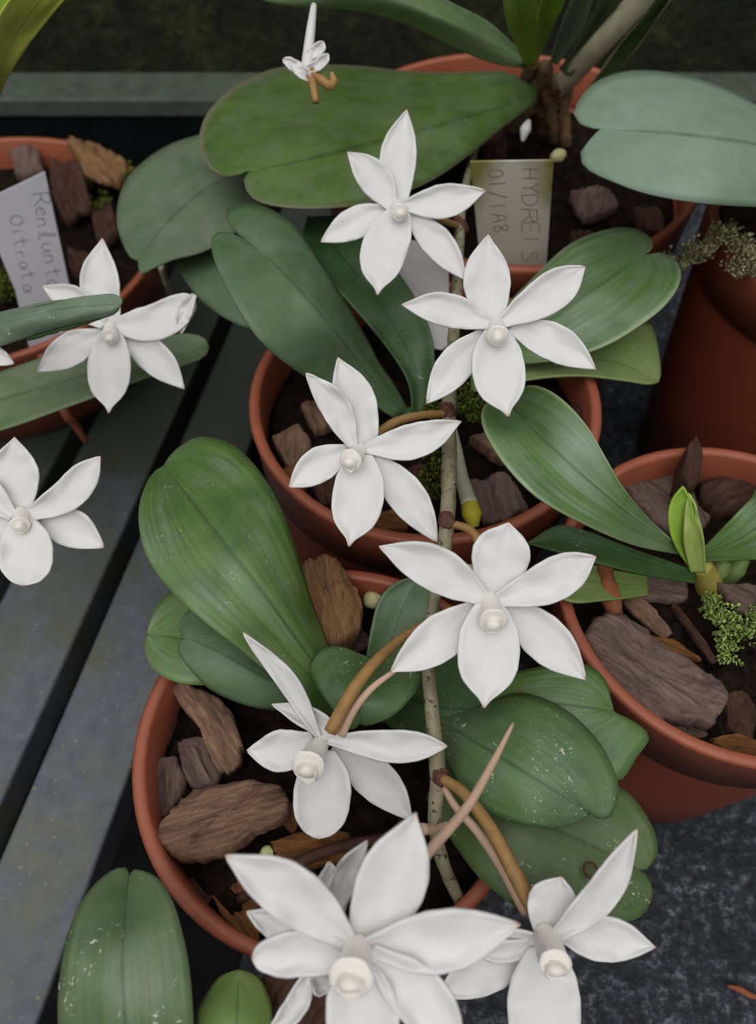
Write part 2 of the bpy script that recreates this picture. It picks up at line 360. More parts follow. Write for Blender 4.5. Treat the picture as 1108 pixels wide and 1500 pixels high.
PROF = {'P': ([0, .1, .25, .42, .6, .74, .85, .92, .96, 1], [.30, .48, .80, 1, .95, .74, .46, .24, .12, 0]),
        'D': ([0, .1, .25, .45, .6, .74, .85, .92, .96, 1], [.46, .60, .82, 1, .96, .76, .46, .23, .11, 0]),
        'O': ([0, .1, .25, .45, .62, .76, .86, .93, .97, 1], [.30, .42, .70, .95, 1, .87, .60, .30, .13, 0]),
        'L': ([0, .1, .25, .45, .62, .75, .84, .90, .94, 1], [.40, .66, .92, 1, .95, .78, .50, .24, .12, .03]),
        'B': ([0, .1, .25, .45, .65, .80, .92, .97, 1], [.40, .62, .88, 1, .98, .85, .58, .36, .02])}
def petal(name, parent, a, b, w, da, db, bend=0.0, prof='P', wr=None, mid=None, cup=-0.002, mat='petal', N=30, tipbend=0.0):
    """a, b: base and tip; w: half width; bend: sideways bow (positive to the left walking from base to tip)."""
    ax, ay = a; bx, by = b
    ax, ay = ax - (bx - ax) * .05, ay - (by - ay) * .05; a = (ax, ay)   # root the blade under the column
    dx, dy = bx - ax, by - ay; ln = math.hypot(dx, dy); nx, ny = dy / ln, -dx / ln
    wr = w if wr is None else wr
    if mid is None: mid = [((ax + bx) / 2 + nx * bend, (ay + by) / 2 + ny * bend)]
    mm = catmull([a] + list(mid) + [b], N)
    ps, pw = PROF[prof]
    L, R = [], []
    tg = np.gradient(mm, axis=0); tg /= np.linalg.norm(tg, axis=1)[:, None]
    for i in range(N):
        s = i / (N - 1); k = float(np.interp(s, ps, pw))
        # cubic-ish smoothing of the width table
        k = float(np.mean([np.interp(min(1, max(0, s + q)), ps, pw) for q in (-.018, 0, .018)])) if 0 < s < 1 else k
        L.append((mm[i][0] + tg[i][1] * w * k, mm[i][1] - tg[i][0] * w * k))
        R.append((mm[i][0] - tg[i][1] * wr * k, mm[i][1] + tg[i][0] * wr * k))
    dm = da + (db - da) * 0.5 + tipbend
    return blade(name, parent, L, [tuple(x) for x in mm], R, d=[da, dm, db], dl=cup, dr=cup, mat=mat, N=N, W=6, solid=0.0006, ripple=0.0022, power=1.8)

def tube(name, pts, radii, mat, parent=None, seg=12, n=None, rough=0.0):
    p = np.array(pts, float)
    n = n or max(8, 6 * (len(p) - 1))
    q = np.vstack([2 * p[0] - p[1], p, 2 * p[-1] - p[-2]]); path = []; rr = []
    rad = radii if hasattr(radii, '__len__') else [radii] * len(p)
    for i in range(1, len(q) - 2):
        a, b, c, d = q[i - 1], q[i], q[i + 1], q[i + 2]
        for t in np.linspace(0, 1, n // (len(p) - 1) + 1, endpoint=False):
            path.append(0.5 * (2 * b + (c - a) * t + (2 * a - 5 * b + 4 * c - d) * t * t + (3 * b - 3 * c + d - a) * t ** 3))
            rr.append(rad[i - 1] * (1 - t) + rad[i] * t)
    path.append(p[-1]); rr.append(rad[-1])
    verts, faces = [], []
    up = Vector((0.3, 0.2, 0.93)); prev = None
    for i, x in enumerate(path):
        tgt = Vector(path[min(i + 1, len(path) - 1)] - path[max(i - 1, 0)]).normalized()
        if prev is None:
            s1 = tgt.cross(up)
            if s1.length < 0.1: s1 = tgt.cross(Vector((1, 0, 0)))
        else: s1 = prev - tgt * prev.dot(tgt)
        s1.normalize(); prev = s1; s2 = tgt.cross(s1)
        for k in range(seg):
            a = 2 * math.pi * k / seg
            r = rr[i] * (1 + rough * noise.noise((x[0] * 300 + k, x[1] * 300, x[2] * 300)))
            verts.append(tuple(Vector(x) + s1 * math.cos(a) * r + s2 * math.sin(a) * r))
    for i in range(len(path) - 1):
        for k in range(seg):
            faces.append((i * seg + k, i * seg + (k + 1) % seg, (i + 1) * seg + (k + 1) % seg, (i + 1) * seg + k))
    faces.append(tuple(range(seg))[::-1]); faces.append(tuple(range((len(path) - 1) * seg, len(path) * seg)))
    return link_mesh(name, verts, faces, mat, parent)

def lathe(prof, cx, cy, seg=72):
    verts, faces = [], []
    for r, z in prof:
        for k in range(seg):
            a = 2 * math.pi * k / seg; verts.append((cx + r * math.cos(a), cy + r * math.sin(a), z))
    for i in range(len(prof) - 1):
        for k in range(seg):
            faces.append((i * seg + k, i * seg + (k + 1) % seg, (i + 1) * seg + (k + 1) % seg, (i + 1) * seg + k))
    return verts, faces

def pot(cx, cy, R, z, label, fill=0.014, rimh=0.026, base=0.82, z0=0.0):
    t = thing('plant_pot', (cx, cy, z0), label, 'plant pot', None)
    rb = R * base; th = 0.0022
    zr = z - rimh
    ri = R - th * 1.6
    kk = lambda h: rb + (R * 0.955 - rb) * (h - z0) / (zr - z0)
    body = [(0.0005, z0), (rb * 0.9, z0), (rb, z0 + 0.004), (kk(z0 + (zr - z0) * .5), z0 + (zr - z0) * .5), (R * 0.955, zr), (R * 0.955, zr + 0.004),
            (R * 0.93, zr + 0.004), (R * 0.91, zr - .02), (rb * 0.93, z0 + 0.006), (0.0005, z0 + 0.006)]
    v, f = lathe(body, cx, cy); link_mesh('body', v, f, M['pot'], t)
    rim = [(R * 0.957, zr + 0.0005), (R * 0.985, zr), (R, z - 0.003), (R + 0.0006, z - 0.001), (R - 0.0004, z), (ri + 0.0006, z), (ri - 0.0002, z - 0.0012), (ri * 0.985, zr + 0.008), (R * 0.925, zr), (R * 0.957, zr + 0.0005)]
    v, f = lathe(rim, cx, cy); link_mesh('rim', v, f, M['pot_rim'], t)
    # potting mix filling the pot
    zs = z - fill; verts, faces = [], []; rings, seg = 14, 64
    rs = min(R * 0.925, ri * 0.955)
    for i in range(rings + 1):
        r = rs * i / rings + 0.0002
        for k in range(seg):
            a = 2 * math.pi * k / seg; x, y = cx + r * math.cos(a), cy + r * math.sin(a)
            h = 0.004 * noise.noise((x * 90, y * 90, 3)) + 0.0035 * noise.noise((x * 240, y * 240, 9)) if i < rings else 0
            verts.append((x, y, zs + h - 0.003))
    for i in range(rings):
        for k in range(seg):
            faces.append((i * seg + k, i * seg + (k + 1) % seg, (i + 1) * seg + (k + 1) % seg, (i + 1) * seg + k))
    faces.append(tuple(range(seg))[::-1])
    n0 = len(verts)
    for k in range(seg):
        a = 2 * math.pi * k / seg; verts.append((cx + rs * 0.95 * math.cos(a), cy + rs * 0.95 * math.sin(a), zs - 0.02))
    for k in range(seg): faces.append((rings * seg + k, rings * seg + (k + 1) % seg, n0 + (k + 1) % seg, n0 + k))
    faces.append(tuple(range(n0, n0 + seg)))
    s = link_mesh('potting_mix', verts, faces, M['soil'])
    tag(s, 'dark potting mix filling the ' + label, 'potting mix', kind='stuff')
    return t

def chip(poly, z, thick, mat, label, group=None, tilt=(0, 0), amp=0.0015):
    """A slab of bark: jagged outline at height z, split into plates along its grain, broken edges."""
    n = 84
    pl = np.array(list(poly) + [poly[0]], float)
    sl = np.r_[0, np.cumsum(np.linalg.norm(np.diff(pl, axis=0), axis=1))]; sl /= sl[-1]
    tt = np.linspace(0, 1, n + 1)[:n]
    lin = np.stack([np.interp(tt, sl, pl[:, k]) for k in (0, 1)], 1); smo = catmull(list(poly) + [poly[0]], n + 1)[:n]
    cl = lin * 0.45 + smo * 0.55
    c = cl.mean(0); sd = random.random() * 90
    W = np.array([Pz(x, y, z) for x, y in cl]); cw = Pz(c[0], c[1], z)
    size = float(np.linalg.norm(W - cw, axis=1).mean())
    ev, evec = np.linalg.eigh(np.cov((W - cw)[:, :2].T)); gu = evec[:, 1]; gv = np.array([-gu[1], gu[0]])
    verts, faces, uvs = [], [], []
    def ring(scale, dz, a):
        for i, w in enumerate(W):
            th = 2 * math.pi * i / n
            j = 1 + 0.10 * noise.noise((math.cos(th) * 2.2 + sd, math.sin(th) * 2.2, 3)) + 0.075 * noise.noise((math.cos(th) * 7 + sd, math.sin(th) * 7, scale * 2)) + 0.03 * noise.noise((i * 1.1, sd, scale * 4))
            p = cw + (w - cw) * scale * j
            u, v = float((p - cw)[:2] @ gu), float((p - cw)[:2] @ gv)
            q = Vector((u * 55 + sd, v * 210, dz * 120))
            h = a * (noise.noise(q) + 0.55 * noise.noise(q * 2.3) + 0.3 * noise.noise(q * 5.1))
            if a:
                k = 2.6 * noise.noise((u * 32 + sd, v * 95 + 0.25 * noise.noise((u * 160, v * 160, sd)), sd))
                f = math.floor(k); fr = min(1.0, (k - f) / 0.12)          # plates with sharp steps
                h += min(size * .14, 0.0022) * (f + fr)
            verts.append((p[0], p[1], p[2] + dz + h + (p[0] - cw[0]) * tilt[0] + (p[1] - cw[1]) * tilt[1])); uvs.append((u * 10 + sd, v * 10))
    spec = [(.72, -thick, 0), (.93, -thick * .92, 0), (1.0, -thick * .7, 0), (.99, -thick * .45, 0), (1.0, -thick * .25, amp * .3), (.975, -.0009, amp * .6), (.94, -.0003, amp)]
    spec += [(r_, 0.0, amp) for r_ in (.88, .81, .74, .66, .58, .50, .42, .34, .26, .18, .09)]
    for sp_ in spec: ring(*sp_)
    for i in range(len(spec) - 1):
        for k in range(n):
            faces.append((i * n + k, i * n + (k + 1) % n, (i + 1) * n + (k + 1) % n, (i + 1) * n + k))
    faces.append(tuple(range(n))[::-1])
    verts.append(tuple(np.mean([verts[(len(spec) - 1) * n + k] for k in range(n)], axis=0))); uvs.append((sd, 0)); t_ = len(verts) - 1
    for k in range(n): faces.append(((len(spec) - 1) * n + k, (len(spec) - 1) * n + (k + 1) % n, t_))
    o = link_mesh('bark_chip', verts, faces, M[mat], None, uvs)
    return tag(o, label, 'bark chip', group)

def moss(name, spots, n, size, mat, label, cat='moss', spread=1.0):
    verts, faces = [], []
    for k in range(n):
        (x, y, z, r) = random.choice(spots)
        cx, cy, cz = Pz(x, y, z)
        a = random.random() * 6.283; q = r * math.sqrt(random.random())
        b = Vector((cx + q * math.cos(a), cy + q * math.sin(a), cz - 0.001))
        dr = Vector((random.gauss(0, .7), random.gauss(0, .7), random.random() + 0.5)).normalized()
        ln = size * (0.6 + random.random()); s1 = dr.cross(Vector((random.random(), random.random(), .3))).normalized(); s2 = dr.cross(s1)
        # a short stem with three pairs of tiny leaves
        for m in range(5):
            p = b + dr * ln * (m / 5)
            lf = (s1 * math.cos(m * 2.4) + s2 * math.sin(m * 2.4)) * ln * 0.34 * (1 - m * .12) + dr * ln * 0.22
            sd = dr.cross(lf).normalized() * ln * 0.13; i0 = len(verts)
            mid = p + lf * 0.5 + dr * ln * .03
            verts += [tuple(p), tuple(mid + sd), tuple(p + lf), tuple(mid - sd), tuple(mid - dr * ln * .04)]
            faces += [(i0, i0 + 1, i0 + 2, i0 + 3), (i0, i0 + 4, i0 + 1), (i0 + 1, i0 + 4, i0 + 2), (i0 + 2, i0 + 4, i0 + 3), (i0 + 3, i0 + 4, i0)]
    o = link_mesh(name, verts, faces, M[mat])
    return tag(o, label, cat, kind='stuff')

def blob(name, px, py, z, rx, ry, rz, mat, parent=None, amp=0.15, rot=0.0):
    bm = bmesh.new(); bmesh.ops.create_icosphere(bm, subdivisions=3, radius=1)
    c = Pz(px, py, z); sd = random.random() * 50; verts = []
    bm.verts.ensure_lookup_table()
    for v in bm.verts:
        k = 1 + amp * noise.noise(v.co * 1.8 + Vector((sd, 0, 0)))
        x, y = v.co.x * rx * k, v.co.y * ry * k
        verts.append((c[0] + x * math.cos(rot) - y * math.sin(rot), c[1] + x * math.sin(rot) + y * math.cos(rot), c[2] + v.co.z * rz * k))
    faces = [tuple(q.index for q in f.verts) for f in bm.faces]; bm.free()
    return link_mesh(name, verts, faces, M[mat], parent)

# ------------------------------------------------------------------ the setting
structure(box_part('floor', [(-2, -1.5), (2, -1.5), (2, 1.2), (-2, 1.2)], -0.74, -0.70, M['floor']))
structure(box_part('wall_back', [(-2, 0.80), (2, 0.80), (2, 0.86), (-2, 0.86)], -0.70, 0.75, M['wall']))

# bench of painted slats under the left-hand pots
bench = thing('slatted_bench', (-0.2, 0.2, -0.70), 'dark grey slatted bench with algae stains at the left edge', 'bench')
SL = 0.197
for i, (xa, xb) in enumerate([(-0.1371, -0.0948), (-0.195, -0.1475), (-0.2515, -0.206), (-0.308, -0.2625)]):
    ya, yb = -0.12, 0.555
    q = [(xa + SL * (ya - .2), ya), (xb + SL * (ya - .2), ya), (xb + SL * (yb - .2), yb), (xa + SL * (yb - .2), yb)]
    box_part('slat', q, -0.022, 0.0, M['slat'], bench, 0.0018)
for yb in (-0.05, 0.48):
    xa, xb = -0.31 + SL * (yb - .2), 0.42
    box_part('crossbeam', [(xa, yb), (xb, yb), (xb, yb + .03), (xa, yb + .03)], -0.062, -0.0225, M['black_trim'], bench, 0.001)
for (lx, ly) in ((-0.34, -0.05), (0.38, -0.05), (-0.24, 0.48), (0.38, 0.48)):
    box_part('leg', [(lx, ly), (lx + .03, ly), (lx + .03, ly + .03), (lx, ly + .03)], -0.70, -0.0625, M['black_trim'], bench, 0.001)
mt = box_part('bench_mat', [(-0.082, -0.12), (0.42, -0.12), (0.42, 0.53), (0.035, 0.53)], -0.022, 0.0, M['mat'])
tag(mt, 'dark blue-grey granular bench mat under the terracotta pots on the right', 'bench mat')
rail = thing('planter_edge', (-0.2, 0.60, -0.70), 'grey-green mossy edge board behind the left pot', 'edge board')
box_part('top_board', [(-0.9, 0.585), (0.9, 0.585), (0.9, 0.625), (-0.9, 0.625)], 0.036, 0.05, M['beam'], rail, 0.002)
box_part('front_board', [(-0.9, 0.588), (0.9, 0.588), (0.9, 0.60), (-0.9, 0.60)], -0.70, 0.0355, M['black_trim'], rail)

# ------------------------------------------------------------------ pots
LOW = (-0.0137, 0.0772); RIGHT = (0.125, 0.1311); MIDP = (0.018, 0.2073); LAB = (0.0643, 0.358); LEFTP = (-0.2290, 0.3810); FARR = (0.207, 0.283)
pot(*LOW, 0.0609, 0.125, 'terracotta pot of bark chips at the lower middle')
pot(*RIGHT, 0.0622, 0.125, 'terracotta pot with the large bark slab at the right')
pot(*MIDP, 0.0670, 0.140, 'terracotta pot behind the flower spike in the middle')
pot(*LAB, 0.0905, 0.150, 'wide terracotta pot holding the algae-stained label', fill=0.02)
pot(*LEFTP, 0.1040, 0.080, 'terracotta pot with the white handwritten label at the left')
pot(*FARR, 0.0665, 0.160, 'terracotta pot with lichen on its rim at the right edge')

# ------------------------------------------------------------------ leaves of the lower plant
def leaf(parent, L, Mid, R, z, mat, dl=0.004, dr=0.004, ripple=0.0015, **k):
    return blade('leaf', parent, L, Mid, R, z=z, dl=dl, dr=dr, mat=mat, ripple=ripple, **k)

pe = thing('orchid_plant', Pz(545, 1000, 0.112), 'broad-leaved orchid in the lower middle pot of bark chips', 'orchid')
leaf(pe, [(500, 1048), (470, 1040), (400, 990), (350, 950), (290, 903), (240, 855), (211, 805), (203, 752), (214, 710), (228, 690), (240, 683)],
     [(510, 1040), (440, 945), (385, 868), (320, 785), (268, 718), (240, 683)],
     [(520, 1020), (492, 985), (477, 935), (456, 880), (432, 800), (398, 718), (348, 657), (298, 640), (268, 652), (250, 668), (240, 683)],
     [.124, .140, .158, .166, .166, .160], 'leaf_gloss', 0.002, -0.006)
leaf(pe, [(470, 1020), (340, 1005), (270, 1002), (230, 985), (213, 955), (215, 930)],
     [(470, 1010), (340, 955), (260, 935), (215, 930)],
     [(470, 985), (340, 890), (275, 862), (245, 870), (224, 900), (215, 930)], [.118, .128, .134, .130], 'leaf_gloss', -.003, .002)
leaf(pe, [(510, 1050), (440, 1042), (370, 1035), (310, 1010), (275, 975), (261, 953), (266, 940), (273, 934)],
     [(510, 1035), (400, 998), (330, 960), (273, 934)],
     [(510, 1005), (400, 950), (335, 905), (293, 887), (268, 902), (262, 922), (266, 930), (273, 934)], [.120, .133, .143, .145], 'leaf_blue', -.005, .003)
leaf(pe, [(530, 960), (500, 948), (474, 951), (456, 977), (466, 1008), (490, 1042), (508, 1066), (518, 1068), (527, 1060)],
     [(545, 965), (532, 1000), (528, 1035), (527, 1060)],
     [(560, 965), (590, 960), (612, 974), (618, 992), (604, 1020), (575, 1049), (545, 1061), (534, 1062), (527, 1060)], [.138, .146, .148, .142], 'leaf_fleck', -.004, -.004)
leaf(pe, [(535, 975), (543, 925), (556, 878), (582, 853), (610, 845)], [(560, 975), (585, 905), (610, 845)], [(600, 970), (640, 920), (640, 870), (610, 845)],
     [.120, .128, .136], 'leaf_blue', .004, .001)
leaf(pe, [(545, 1045), (600, 1083), (655, 1098), (697, 1079), (709, 1060), (713, 1040)], [(560, 1010), (640, 1035), (713, 1040)],
     [(580, 985), (650, 950), (700, 965), (715, 1005), (713, 1040)], [.120, .130, .132], 'leaf_dark', -.004, -.001)
leaf(pe, [(620, 1060), (652, 1110), (672, 1150), (704, 1182), (760, 1206), (812, 1212), (848, 1203), (857, 1195), (866, 1191)],
     [(620, 1045), (700, 1090), (790, 1145), (866, 1191)],
     [(640, 1030), (690, 1038), (760, 1016), (822, 1036), (870, 1078), (897, 1122), (906, 1162), (896, 1194), (881, 1199), (872, 1195), (866, 1191)],
     [.126, .146, .152, .144], 'leaf_fleck', -.006, -.004)
leaf(pe, [(660, 1060), (760, 1090), (850, 1125), (905, 1144), (932, 1110), (951, 1079), (925, 1056), (906, 1048), (899, 1042)],
     [(660, 1040), (780, 1030), (850, 1035), (899, 1042)],
     [(670, 1010), (760, 984), (830, 972), (868, 978), (888, 1000), (895, 1025), (899, 1042)], [.122, .136, .140, .138], 'leaf_gloss', -.004, -.002)
l9 = leaf(pe, [(625, 1170), (668, 1240), (716, 1298), (790, 1345), (890, 1351), (935, 1345), (956, 1312), (950, 1287), (937, 1275)],
     [(640, 1130), (800, 1208), (870, 1240), (937, 1275)],
     [(660, 1110), (760, 1120), (860, 1135), (915, 1158), (950, 1200), (963, 1240), (953, 1268), (937, 1275)], [.120, .136, .134, .126], 'leaf_olive_fleck', -.003, -.003)
# dark ring scar on that leaf
ring_c = Pz(865, 1275, 0.1345)
rp = [tuple(np.array(ring_c) + np.array([0.0017 * math.cos(a), 0.0019 * math.sin(a), 0.0006])) for a in np.linspace(0, 2 * math.pi, 19)]
so = tube('leaf_scar', rp, 0.0004, M['bract'], l9, 8)
tube('stem', [Pz(545, 1000, .108), Pz(550, 1005, .118), Pz(552, 1008, .126)], [.007, .006, .003], M['sheath'], pe)
tube('root', [Pz(350, 1318, .109), Pz(395, 1290, .113), Pz(450, 1258, .117), Pz(505, 1238, .117), Pz(575, 1222, .112), Pz(600, 1180, .108)], [.0016, .0018, .0018, .0017, .0016, .0014], M['root_brown'], pe)

# ------------------------------------------------------------------ middle plant
pc = thing('orchid_plant', Pz(600, 605, 0.128), 'broad-leaved orchid in the middle pot behind the flower spike', 'orchid')
leaf(pc, [(578, 612), (560, 602), (538, 583), (486, 572), (434, 543), (381, 499), (345, 445), (318, 392), (309, 356), (318, 341), (342, 344), (358, 351)],
     [(590, 606), (545, 555), (470, 460), (400, 385), (358, 351)],
     [(600, 604), (575, 560), (556, 533), (535, 492), (499, 432), (470, 385), (435, 335), (400, 309), (366, 299), (336, 305), (331, 318), (342, 336), (358, 351)],
     [.130, .150, .176, .186, .184], 'leaf_blue', .004, -.004)
leaf(pc, [(604, 610), (598, 560), (560, 500), (490, 420), (445, 360), (450, 318)], [(614, 608), (612, 550), (560, 450), (490, 365), (450, 318)],
     [(624, 608), (636, 548), (632, 490), (602, 425), (552, 362), (500, 320), (450, 318)], [.130, .140, .154, .158, .156], 'leaf_dark', .002, .004)
leaf(pc, [(720, 470), (775, 414), (830, 362), (885, 338), (928, 335), (952, 348), (956, 362), (944, 374)],
     [(720, 515), (790, 480), (860, 432), (944, 374)],
     [(730, 535), (800, 530), (850, 520), (895, 503), (938, 477), (976, 446), (997, 412), (993, 386), (972, 371), (944, 374)],
     [.138, .152, .164, .166], 'leaf_vein', .004, .003)
leaf(pc, [(690, 545), (780, 500), (880, 490), (940, 474), (953, 474), (963, 505), (968, 545), (965, 560)],
     [(690, 560), (800, 535), (890, 530), (965, 560)],
     [(690, 575), (780, 556), (850, 551), (915, 558), (950, 563), (965, 560)], [.134, .140, .142, .138], 'leaf_light', -.002, .002)
leaf(pc, [(500, 535), (400, 492), (345, 474), (300, 445), (268, 405), (256, 365), (285, 308)],
     [(510, 520), (420, 440), (340, 370), (285, 308)], [(520, 500), (440, 400), (380, 330), (330, 290), (285, 308)], [.132, .138, .140, .138], 'leaf_blue', -.003, .001)
tube('stem', [Pz(602, 618, .120), Pz(602, 612, .126), Pz(602, 606, .131)], [.0046, .0042, .003], M['leaf_dark'], pc)
tube('root', [Pz(660, 620, .136), Pz(668, 655, .139), Pz(677, 700, .142), Pz(689, 741, .145)], [.0018, .0021, .0024, .003], M['root_grey'], pc)
rt = tube('root_tip', [Pz(689, 741, .145), Pz(692, 755, .145), Pz(695, 772, .143)], [.0031, .0034, .0015], M['root_tip'], pc); rt['label'] = 'yellow root tip'

# ------------------------------------------------------------------ plant in the right pot
pd_ = thing('orchid_plant', Pz(1028, 850, 0.112), 'orchid with a lime shoot in the right pot of bark', 'orchid')
leaf(pd_, [(995, 812), (930, 799), (860, 770), (790, 731), (742, 683), (713, 638), (705, 607), (715, 588), (735, 585), (748, 597)],
     [(1003, 806), (930, 760), (860, 702), (800, 648), (748, 597)],
     [(1005, 800), (985, 792), (950, 758), (912, 712), (886, 667), (861, 625), (830, 590), (797, 568), (768, 567), (748, 597)],
     [.128, .160, .176, .180, .168], 'leaf_vein', .004, .006)
leaf(pd_, [(1020, 855), (970, 847), (900, 832), (840, 815), (772, 796)], [(1020, 845), (930, 818), (850, 793), (772, 796)],
     [(1018, 835), (930, 805), (860, 778), (815, 770), (772, 796)], [.122, .134, .142, .142], 'leaf_dark', .002, .003)
leaf(pd_, [(950, 845), (885, 832), (820, 815), (770, 840)], [(950, 858), (850, 852), (770, 840)], [(950, 872), (886, 880), (830, 880), (770, 840)],
     [.118, .126, .13], 'leaf_light', .001, .002)
leaf(pd_, [(1010, 832), (990, 800), (980, 765), (983, 735), (1001, 712)], [(1016, 832), (1001, 775), (1001, 712)], [(1022, 832), (1018, 780), (1014, 740), (1001, 712)],
     [.124, .142, .156], 'leaf_lime', .003, .003)
leaf(pd_, [(1012, 838), (1003, 800), (1003, 760), (1009, 722)], [(1022, 838), (1018, 780), (1009, 722)], [(1034, 838), (1031, 790), (1021, 745), (1009, 722)],
     [.124, .142, .154], 'leaf_young', .002, .002)
leaf(pd_, [(1030, 803), (1070, 762), (1110, 722), (1165, 682), (1225, 680)], [(1030, 812), (1075, 795), (1130, 757), (1225, 680)],
     [(1030, 822), (1085, 820), (1145, 812), (1215, 750), (1225, 680)], [.124, .138, .148, .150], 'leaf_gloss', .003, .002)
leaf(pd_, [(1080, 790), (1095, 745), (1120, 700), (1150, 660)], [(1090, 790), (1110, 745), (1150, 660)], [(1100, 790), (1130, 740), (1150, 660)], [.122, .135, .146], 'leaf_light', .002, .002)
tube('stem', [Pz(1044, 872, .106), Pz(1036, 848, .114), Pz(1026, 826, .124)], [.0052, .0050, .0038], M['cane_yellow'], pd_)
for a, b in (((1046, 846), (1064, 822)), ((1066, 848), (1092, 818))):
    tube('shoot', [Pz(*a, .110), Pz((a[0] + b[0]) / 2, (a[1] + b[1]) / 2, .116), Pz(*b, .120)], [.0032, .0036, .002], M['leaf_light'], pd_)

# ------------------------------------------------------------------ rear plant in the wide pot
pa = thing('orchid_plant', Pz(795, 160, 0.135), 'large multi-stemmed orchid at the top, rooted in the wide pot', 'orchid')
leaf(pa, [(786, 150), (736, 187), (685, 229), (622, 270), (540, 298), (460, 306), (403, 302), (371, 291), (358, 271), (362, 252)],
     [(786, 140), (690, 172), (570, 205), (450, 235), (362, 252)],
     [(786, 128), (740, 106), (690, 106), (610, 106), (520, 97), (440, 96), (390, 105), (340, 130), (305, 165), (292, 203), (300, 236), (318, 255), (342, 258), (362, 252)],
     [.166, .172, .178, .180, .178], 'leaf_olive', -.006, -.008)
leaf(pa, [(770, 100), (725, 93), (675, 74), (620, 46), (560, 22), (500, 12), (440, 11), (385, 0), (335, -30), (380, -62)],
     [(772, 94), (690, 50), (600, 10), (500, -30), (380, -62)],
     [(776, 88), (745, 58), (712, 30), (660, 3), (580, -40), (480, -80), (410, -85), (380, -62)], [.172, .205, .225, .236, .24], 'leaf_top', -.004, .002)
leaf(pa, [(768, 95), (747, 45), (738, 0), (732, -60)], [(776, 95), (762, 20), (755, -60)], [(784, 95), (786, 30), (784, -10), (755, -62)], [.172, .215, .245], 'leaf_lime', .003, .003)
leaf(pa, [(776, 95), (785, 40), (792, 0), (800, -60)], [(784, 90), (800, 20), (820, -60)], [(790, 85), (808, 45), (826, 5), (845, -55)], [.172, .21, .24], 'leaf_lime', .002, .002)
leaf(pa, [(806, 90), (822, 40), (838, 0), (850, -40)], [(812, 92), (838, 40), (868, -40)], [(816, 95), (850, 50), (866, 5), (885, -40)], [.172, .205, .235], 'leaf_pale', .003, .003)
leaf(pa, [(820, 100), (842, 70), (875, 10), (890, -40)], [(828, 108), (860, 60), (910, -40)], [(836, 112), (876, 65), (905, 10), (930, -40)], [.172, .20, .23], 'leaf_blue', .003, .003)
leaf(pa, [(862, 130), (905, 70), (945, 20), (985, -40)], [(872, 130), (920, 70), (1005, -40)], [(884, 125), (930, 75), (972, 15), (1015, -40)], [.165, .195, .225], 'leaf_olive', .003, .003)
cn = tube('cane', [Pz(806, 142, .150), Pz(836, 112, .168), Pz(872, 72, .19), Pz(915, 25, .21), Pz(960, -25, .228)], [.0042, .005, .0048, .0048, .0045], M['cane'], pa)
for pts, r in (([(800, 190, .134), (802, 150, .15), (815, 115, .165)], .006), ([(775, 170, .136), (790, 130, .158), (800, 95, .172)], .005),
               ([(830, 215, .132), (826, 170, .145), (835, 125, .16)], .003), ([(815, 205, .132), (806, 170, .145), (798, 130, .16)], .0035),
               ([(770, 150, .145), (775, 120, .158), (778, 92, .172)], .0045), ([(745, 195, .136), (775, 160, .148), (790, 130, .156)], .003)):
    tube('sheath', [Pz(*p) for p in pts], [r, r * 1.1, r * .7], M['sheath'], pa, 10, rough=.5)
bd = tube('bud', [Pz(775, 178, .165), Pz(770, 190, .164), Pz(766, 207, .16)], [.0012, .0026, .0008], M['petal'], pa); bd['label'] = 'small white bud'
# grey-green leaf with a torn notch, lying under the big one
leaf(pa, [(520, 235), (430, 275), (370, 320), (330, 352), (292, 371), (256, 380), (225, 393), (206, 402), (203, 383)],
     [(520, 215), (420, 235), (320, 268), (250, 322), (203, 383)],
     [(520, 195), (420, 180), (340, 188), (293, 198), (248, 213), (210, 238), (182, 270), (171, 316), (178, 352), (193, 380), (203, 383)],
     [.148, .152, .154, .152, .148], 'leaf_dusty', -.003, -.005)

# pale leaf from the plant in the far right pot
pk = thing('orchid_plant', Pz(1290, 300, 0.150), 'orchid with one pale grey-green notched leaf at the right edge', 'orchid')
leaf(pk, [(1310, 290), (1250, 296), (1170, 303), (1108, 303), (1028, 298), (952, 285), (900, 267), (861, 248), (850, 228), (864, 206), (880, 190)],
     [(1310, 268), (1220, 235), (1108, 212), (980, 196), (880, 190)],
     [(1310, 250), (1240, 212), (1170, 182), (1108, 154), (1053, 126), (993, 109), (932, 104), (890, 113), (861, 131), (841, 164), (851, 183), (866, 188), (880, 190)],
     [.155, .19, .206, .208, .204], 'leaf_pale', -.006, -.008)
tube('stem', [Pz(1290, 305, .146), Pz(1292, 290, .152), Pz(1296, 275, .162)], [.006, .006, .004], M['sheath'], pk)

# ------------------------------------------------------------------ left plant: folded leaf, strap leaf
ph = thing('orchid_plant', Pz(-110, 500, 0.066), 'strap-leaved orchid in the left pot with a folded leaf', 'orchid')
leaf(ph, [(-110, 490), (0, 457), (80, 441), (150, 431), (173, 433), (181, 441), (178, 447)], [(-110, 510), (0, 476), (100, 452), (178, 447)],
     [(-110, 535), (0, 507), (62, 487), (122, 472), (165, 461), (178, 447)], [.120, .180, .196, .198], 'leaf_folded', .003, -.006)
leaf(ph, [(40, 494), (90, 466), (140, 452), (172, 452)], [(40, 496), (100, 474), (172, 452)], [(40, 499), (100, 482), (145, 468), (172, 452)], [.176, .186, .190], 'leaf_gloss', .0, .0)
leaf(ph, [(-110, 585), (0, 545), (100, 514), (200, 495), (270, 489), (298, 494), (307, 509)], [(-110, 620), (0, 587), (150, 545), (307, 509)],
     [(-110, 660), (0, 631), (100, 596), (200, 559), (262, 538), (298, 524), (307, 509)], [.125, .132, .134, .128], 'leaf_strap', .002, .002)
